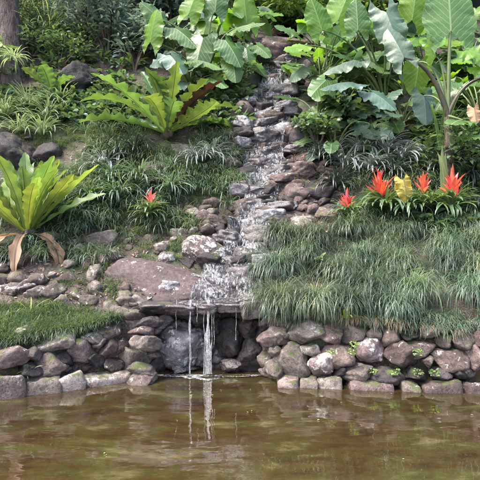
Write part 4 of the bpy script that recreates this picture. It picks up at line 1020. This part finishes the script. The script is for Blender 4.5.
# dark and silver strap plants
DS = [(118, 168, M_MONDOD, 'dark strap leaved clump left below the middle fern'), (135, 160, M_MONDOD, 'dark strap leaved clump directly under the middle fern'), (196, 170, M_SILV, 'black and silver striped clump right below the middle fern'),
 (212, 166, M_SILV, 'small silver striped clump near the stream'), (105, 178, M_SILV, 'silver striped clump above the grey tufts'), (120, 205, M_MONDO, 'grey green clump above the small bromeliad'),
 (170, 200, M_MONDO, 'grey green clump right of the small bromeliad'), (90, 210, M_MONDO, 'grey green clump between the left fern and the bromeliad'), (140, 188, M_MONDO, 'grey green clump between the middle fern and the bromeliad'),
 (75, 225, M_MONDO, 'grey green clump beside the left fern'), (112, 190, M_MONDO, 'grey green clump under the silver striped clump'),
 (360, 160, M_SILV, 'silver striped clump at the left of the bromeliad bed'), (385, 160, M_SILV, 'silver striped clump left of the brown trunk'), (402, 168, M_SILV, 'silver striped clump close to the brown trunk'),
 (345, 175, M_SILV, 'silver striped clump nearest the stream on the right'), (370, 178, M_SILV, 'silver striped clump behind the broad red flower'), (335, 195, M_MONDOD, 'dark strap leaved clump left of the smallest red flower'),
 (392, 182, M_MONDOD, 'dark strap leaved clump behind the drooping yellow leaf'), (438, 178, M_MONDOD, 'dark strap leaved clump below the brown trunk'), (470, 190, M_MONDOD, 'dark strap leaved clump right of the tall red flower'),
 (475, 220, M_MONDOD, 'dark strap leaved clump at the right edge above the grass bank'), (320, 165, M_MONDOD, 'dark strap leaved clump beside the bare brown rock')]
for px, py, m, lab in DS:
    strap_plant('strap_leaf_plant', P(px, py) + Vector((0, -.04, .12)), 85, .52, .034, m, lab, 'strap leaf plant', 'strap leaf plants on the slopes', (.5, 1.4), (1.2, 2.4))
# variegated clumps on the left
for k, (px, py, lab) in enumerate([(5, 118, 'variegated clump at the left photo edge'), (28, 112, 'variegated clump in front of the tree trunk'), (48, 122, 'variegated clump right of the tree trunk base'),
    (18, 134, 'lowest variegated clump hanging over the black rock'), (-20, 120, 'variegated clump beyond the left photo edge'), (42, 136, 'variegated clump above the left fern'), (60, 108, 'small variegated clump by the small fern')]):
    strap_plant('spider_plant', P(px, py), 90, .62, .026, M_VAR, lab, 'spider plant', 'variegated spider plants', (.5, 1.45), (1.0, 2.2))
strap_plant('spider_plant', at(14, 58, 9.35), 60, .36, .02, M_PALE, 'pale tufted plant growing on the tree trunk', 'spider plant', None, (.2, 1.3), (1.0, 2.2))
shrub(P(290, 36) + Vector((0, .5, -.1)), .8, .8, 1300, .16, .05, M_SHRUBY, 'small bright shrub right behind the top ledge', group='shrubs behind the top ledge')
shrub(P(268, 34) + Vector((-.1, .6, -.1)), .6, .9, 1100, .16, .03, M_SHRUBY, 'small feathery light shrub left behind the top ledge', group='shrubs behind the top ledge')
for px, py, Lx, lab in [(48, 45, 1.3, 'large pale feathery plant right of the tree trunk'), (72, 30, 1.4, 'highest pale feathery plant near the tree trunk'), (20, 30, 1.2, 'pale feathery plant behind the tree trunk')]:
    strap_plant('pale_leaf_plant', P(px, py), 150, Lx, .035, M_PALE, lab, 'plant', 'pale feathery plants', (.5, 1.45), (.8, 2.0))
strap_plant('spider_plant', P(85, 258), 40, .24, .02, M_BROM, 'small bright green tuft right of the dead frond', 'tuft', None)
strap_plant('sprout', P(398, 286) + Vector((0, 0, .12)), 5, .24, .03, M_NEST, 'bright yellow green sprout in the grass bank', 'sprout', None, (.5, 1.2), (.2, .7))
strap_plant('sprout', at(345, 318, float(shore(.9)) + .22), 12, .24, .035, M_NEST, 'yellow green fern sprout on top of the right wall', 'sprout', None, (.2, 1.4), (.6, 1.6), down=.6)
strap_plant('sprout', P(366, 270) + Vector((0, 0, .14)), 7, .2, .07, M_PALE, 'pale leafed sprout left in the grass bank', 'sprout', None, (.2, 1.0), (.4, 1.0), prof='leaf')
strap_plant('sprout', P(318, 272) + Vector((0, 0, .14)), 7, .22, .06, M_PALE, 'pale flat leaves poking through the grass near the stream', 'sprout', None, (.1, .8), (.4, 1.0), prof='leaf')
strap_plant('sprout', P(440, 300) + Vector((0, 0, .12)), 6, .15, .02, M_NEST, 'tiny yellow green sprout at the right in the grass bank', 'sprout', None, (.4, 1.2), (.2, .7))
strap_plant('sprout', at(28, 372, 5.5), 8, .16, .02, M_PALE, 'weed between the kerb stones at the left', 'weed', None, (.2, 1.3), (.6, 1.6))
strap_plant('sprout', P(30, 312), 8, .26, .02, M_PALE, 'pale weed standing in the lawn', 'weed', None, (.2, 1.3), (.6, 1.6))
# long pale leaf right
strap_plant('blade_leaf_plant', P(444, 205), 3, .95, .10, M_PALE, 'plant with long pale leaves left of the tall red flower', 'plant', None, (1.2, 1.5), (.2, .7), prof='leaf', down=0)
strap_plant('blade_leaf_plant', at(440, 150, 8.35), 9, .9, .06, M_NEST2, 'upright green strap leaves around the brown trunk', 'plant', None, (1.2, 1.5), (.0, .7), down=0)
# small weeds in the wall
for k, (px, py) in enumerate([(372, 371), (355, 345), (418, 372), (435, 373), (330, 352), (352, 352), (418, 352), (395, 372)]):
    D = float(shore((px - 240) * 5.6 / F)) + .10; mb = MB(); c = at(px, py, D)
    leaf_cloud(mb, [[0, 0, 0]], [[.05, .04, .04]], 34, .03, .022)
    o = mb.build('wall_weed', M_SHRUBY, loc=c); set_props(o, None, 'weed', 'small green weeds in the right wall'); auto(o, k + 1, 'green weed in the right wall', None)

SH = [
 (108, 60, 1.0, 1.5, 1500, .17, .05, M_BLUE, 'blue grey shrub left behind the middle fern'), (135, 70, .8, 1.3, 1100, .17, .05, M_BLUE, 'blue grey shrub touching the glossy heart leaves'),
 (85, 40, 1.1, 1.6, 1600, .15, .035, M_BLUE, 'feathery blue green shrub right of the tree trunk'), (60, 70, .7, .9, 900, .12, .04, M_SHRUB, 'green shrub beside the tree trunk'),
 (150, 25, 1.1, 1.5, 1500, .15, .06, M_BLUE, 'blue green shrub at the top left of centre'), (350, 138, .5, .6, 240, .22, .12, M_SHRUB, 'leafy shrub right of the middle cascade'),
 (322, 108, .45, .6, 220, .20, .11, M_SHRUB, 'leafy shrub overhanging the upper cascade'),
 (318, 150, .45, .6, 500, .12, .06, M_SHRUB, 'small shrub over the bare brown rock'), (465, 170, .7, .9, 900, .12, .05, M_SHRUB, 'dark shrub at the right edge behind the tall red flower'),
 (30, 60, 1.0, 1.4, 1200, .12, .03, M_SHRUB, 'green shrub behind the tree trunk'), (-60, 110, 1.2, 1.5, 1500, .14, .05, M_SHRUB, 'shrub beyond the left photo edge'),
 (540, 180, 1.1, 1.3, 1300, .14, .05, M_SHRUB, 'shrub beyond the right photo edge'), (230, 95, .4, .5, 420, .12, .035, M_SHRUB, 'small shrub at the left bank of the upper cascade'),
]
for px, py, rx, rz, n, ln, wd, m, lab in SH: shrub(P(px, py), rx, rz, n, ln, wd, m, lab)
# bright plants beyond the top of the cascade
for k, (x, y, rx, rz, m, lab) in enumerate([
 (.7, 13.4, 1.1, 1.4, M_SHRUBY, 'bright sunlit shrub beyond the top of the cascade'), (1.9, 13.6, 1.2, 1.6, M_SHRUBY, 'bright yellow green shrub right beyond the cascade top'), (-.4, 13.6, 1.2, 1.9, M_SHRUBY, 'bright green shrub left beyond the cascade top'),
 (-1.8, 13.4, 1.4, 2.0, M_BLUE, 'blue green shrub on the crest left of the cascade'), (-3.4, 13.2, 1.5, 2.2, M_SHRUB, 'dark green shrub on the crest behind the fern'), (3.4, 13.5, 1.5, 2.2, M_SHRUBY, 'light green shrub on the crest right of the cascade'),
 (5.0, 13.5, 1.6, 2.4, M_SHRUB, 'dark shrub on the crest behind the tall leaf'), (-5.2, 13.4, 1.6, 2.4, M_SHRUBY, 'light shrub on the crest behind the tree trunk'), (6.9, 13.4, 1.7, 2.5, M_SHRUB, 'outer shrub on the crest at the far right'),
 (-7.2, 13.4, 1.7, 2.5, M_SHRUB, 'outer shrub on the crest at the far left')]):
    shrub(Vector((x, y, float(ground(x, y)) - .3)), rx, rz, 3000, .22, .08, m, lab)
strap_plant('dry_tussock', P(270, 38) + Vector((0, .1, 0)), 160, .5, .012, M_DRY, 'dry orange brown tussock at the top of the cascade', 'tussock', None)

for k, (x, y, m, lab) in enumerate([(-6.5, 15.4, M_SHRUB, 'upper shrub behind the crest at the far left'), (-4.2, 15.6, M_SHRUBY, 'upper shrub behind the crest above the tree trunk'), (-2.1, 15.5, M_SHRUBY, 'upper shrub behind the crest at the left'),
  (-.1, 15.6, M_SHRUBY, 'upper shrub behind the crest straight above the cascade'), (2.0, 15.5, M_SHRUBY, 'upper shrub behind the crest right of the cascade'), (4.1, 15.6, M_SHRUBY, 'upper shrub behind the crest above the tall leaf'), (6.3, 15.4, M_SHRUB, 'upper shrub behind the crest at the far right'),
  (-5.2, 17.6, M_SHRUBY, 'topmost shrub on the hill at the left'), (-2.2, 17.6, M_SHRUBY, 'topmost shrub on the hill left of the middle'), (.9, 17.6, M_SHRUBY, 'topmost shrub on the hill in the middle'), (3.9, 17.6, M_SHRUBY, 'topmost shrub on the hill right of the middle'), (6.9, 17.6, M_SHRUBY, 'topmost shrub on the hill at the right')]):
    shrub(Vector((x, y, float(ground(x, y)) - .4)), 1.7, 2.3, 2600, .30, .12, m, lab, lobes=12)
def tree(x, y, h, rad, crown_r, label, mat, seed, nleaf=5200, bark=None, lean=(0, 0), group='trees behind the hillside', lsize=(.26, .12), low=.45):
    r = np.random.default_rng(seed); z = float(ground(x, y)); root = empty('tree', (x, y, z), label, 'tree', group)
    bk = bark or M_BARK; top = np.array([lean[0], lean[1], h]); n = 22
    pth = bez((0, 0, -1.4), (lean[0] * .2, lean[1] * .2, h * .5), top, n); rr_ = np.linspace(rad, rad * .3, n); rr_[:4] *= np.array([1.45, 1.25, 1.1, 1.03])
    Vv, Fc, U_, T_ = tube(pth, rr_, 24); c0 = np.repeat(pth, 24, 0); Vv = c0 + (Vv - c0) * (1 + .10 * fbm(Vv * [5, 5, 1.0], 3))[:, None]
    mesh_obj('trunk', Vv, Fc, bk, root, U_, T_)
    lb = MB(); cs = []
    for k in range(11):
        t = low + (1 - low) * (k + .5) / 11; s0 = pth[int(t * (n - 1))]; az = k * 2.4 + r.random(); ln = crown_r * (1.1 - .5 * abs(t - .7)) * r.uniform(.7, 1.1)
        e = s0 + np.array([math.cos(az) * ln, math.sin(az) * ln, ln * .45]); lb.add(*tube(bez(s0, (s0 + e) / 2 + [0, 0, .3], e, 8), np.linspace(rad * .3, .02, 8), 7)); cs += [e, (s0 + e) / 2 + [0, 0, .3]]
    cs.append(top); lb.build('limbs', bk, root); cs = np.array(cs); cs = cs + r.normal(size=cs.shape) * .25
    mb = MB(); leaf_cloud(mb, cs, np.tile([[crown_r * .34, crown_r * .34, crown_r * .24]], (len(cs), 1)), nleaf, lsize[0], lsize[1], shell=.2); mb.build('crown', mat, root); return root
p = P(10, 82)
tree(p.x, p.y + .15, 11, .40, 3.2, 'big grey barked tree trunk at the top left corner', M_SHRUB, 31, low=.6, lean=(-2.4, .8), nleaf=1300)
for k, (x, y, h, cr, lab, m) in enumerate([
 (-9.4, 18.5, 8.5, 3, 'tree on the hill at the far left', M_SHRUB), (9.8, 18.5, 8.5, 3, 'tree on the hill at the far right', M_SHRUB), (-5.0, 22, 9, 3.4, 'tall far tree at the left', M_SHRUB), (0.6, 23, 9, 3.4, 'tall far tree behind the cascade', M_SHRUBY), (6.2, 22, 9, 3.4, 'tall far tree at the right', M_SHRUB)]):
    tree(x, y, h, .2, cr, lab, m, 50 + k, lsize=(.34, .17), low=.15)

# ------------------------------------------------------------------ labels for the many small pieces
LMS = [('left of the lawn', 0, 340), ('under the short lawn', 60, 345), ('at the left waterfall corner', 140, 345), ('in the waterfall recess', 205, 340), ('at the right waterfall corner', 278, 345),
 ('around the white blotched stone', 320, 360), ('around the lichen spotted stone', 372, 352), ('around the pitted stone', 402, 352), ('around the smooth oval stone', 448, 355), ('past the right photo edge', 540, 350), ('past the left photo edge', -80, 350),
 ('behind the lawn', 50, 290), ('left of the purple slab', 110, 280), ('beside the white lichened boulder', 205, 245), ('beside the small bromeliad', 150, 225), ('below the left nest fern', 30, 260), ('below the middle nest fern', 160, 170),
 ('near the pool above the falls', 245, 285), ('near the grey slab', 255, 250), ('near the dark angular stream stone', 280, 222), ('near the broad wet step', 262, 192), ('near the large rounded stream boulder', 264, 135), ('in the upper cascade', 275, 100),
 ('under the top ledge', 283, 60), ('near the bare brown rock', 302, 168), ('below the leftmost red flower', 335, 215), ('under the right bromeliads', 420, 240), ('beside the crumbling dark rock', 322, 190), ('left of the middle cascade', 228, 150), ('left of the lower cascade', 215, 205),
 ('above the left nest fern', 50, 160), ('in the middle of the pond', 240, 430), ('in the left half of the pond', 80, 430), ('in the right half of the pond', 400, 430), ('in the near left corner of the pond', 60, 475), ('in the near right corner of the pond', 430, 475)]
ORD = ['largest', 'second largest', 'third largest', 'fourth largest', 'fifth largest', 'sixth largest', 'seventh largest', 'eighth largest', 'ninth largest', 'tenth largest'] + [w_ + ' largest' for w_ in
      'eleventh twelfth thirteenth fourteenth fifteenth sixteenth seventeenth eighteenth nineteenth twentieth twenty-first twenty-second twenty-third twenty-fourth twenty-fifth twenty-sixth twenty-seventh twenty-eighth twenty-ninth thirtieth'.split()]
groups = {}
for o, s, noun, lm in AUTO:
    if lm is None:
        u, v = proj(o.location); lm = min(LMS, key=lambda q: (q[1] - u) ** 2 + (q[2] - v) ** 2)[0]
    groups.setdefault((noun, lm), []).append((s, o))
for (noun, lm), L_ in groups.items():
    L_.sort(key=lambda q: -q[0])
    for k, (s, o) in enumerate(L_): o['label'] = '%s %s %s' % (ORD[min(k, len(ORD) - 1)], noun, lm)

# ------------------------------------------------------------------ light, sky, camera
EL, AZ = math.radians(60), math.radians(-118)     # sun high on the left (AZ from +Y toward +X)
d = Vector((math.sin(AZ) * math.cos(EL), math.cos(AZ) * math.cos(EL), math.sin(EL)))
sun = bpy.data.lights.new('sun', 'SUN'); sun.energy = 1.5; sun.angle = math.radians(16); sun.color = (1, .96, .90)
so = bpy.data.objects.new('sun', sun); COL.objects.link(so); so.rotation_euler = d.to_track_quat('Z', 'Y').to_euler(); so.location = (0, 0, 20)
wd_ = bpy.data.worlds.new('World'); scene.world = wd_; wd_.use_nodes = True; t = wd_.node_tree; t.nodes.clear()
sky = t.nodes.new('ShaderNodeTexSky'); sky.sky_type = 'NISHITA'; sky.sun_disc = False; sky.sun_elevation = EL; sky.sun_rotation = AZ; sky.air_density = 1.0; sky.dust_density = 4.0; sky.ozone_density = 1
bg = t.nodes.new('ShaderNodeBackground'); bg.inputs[1].default_value = .15; ou = t.nodes.new('ShaderNodeOutputWorld')
L(t, sky.outputs[0], bg.inputs[0]); L(t, bg.outputs[0], ou.inputs[0])
cam = bpy.data.cameras.new('camera'); cam.sensor_width = 36; cam.lens = F / 480 * 36; cam.clip_end = 300; cam.clip_start = .05
co = bpy.data.objects.new('camera', cam); COL.objects.link(co); co.location = (0, 0, H0); co.rotation_euler = (math.pi / 2, 0, 0); scene.camera = co
vs = scene.view_settings; vs.view_transform = 'Standard'; vs.look = 'None'; vs.gamma = 1; vs.exposure = 2.35; vs.use_curve_mapping = False
scene.cycles.max_bounces = 8; scene.cycles.transparent_max_bounces = 12; scene.cycles.diffuse_bounces = 4; scene.cycles.glossy_bounces = 3
scene.cycles.use_denoising = True
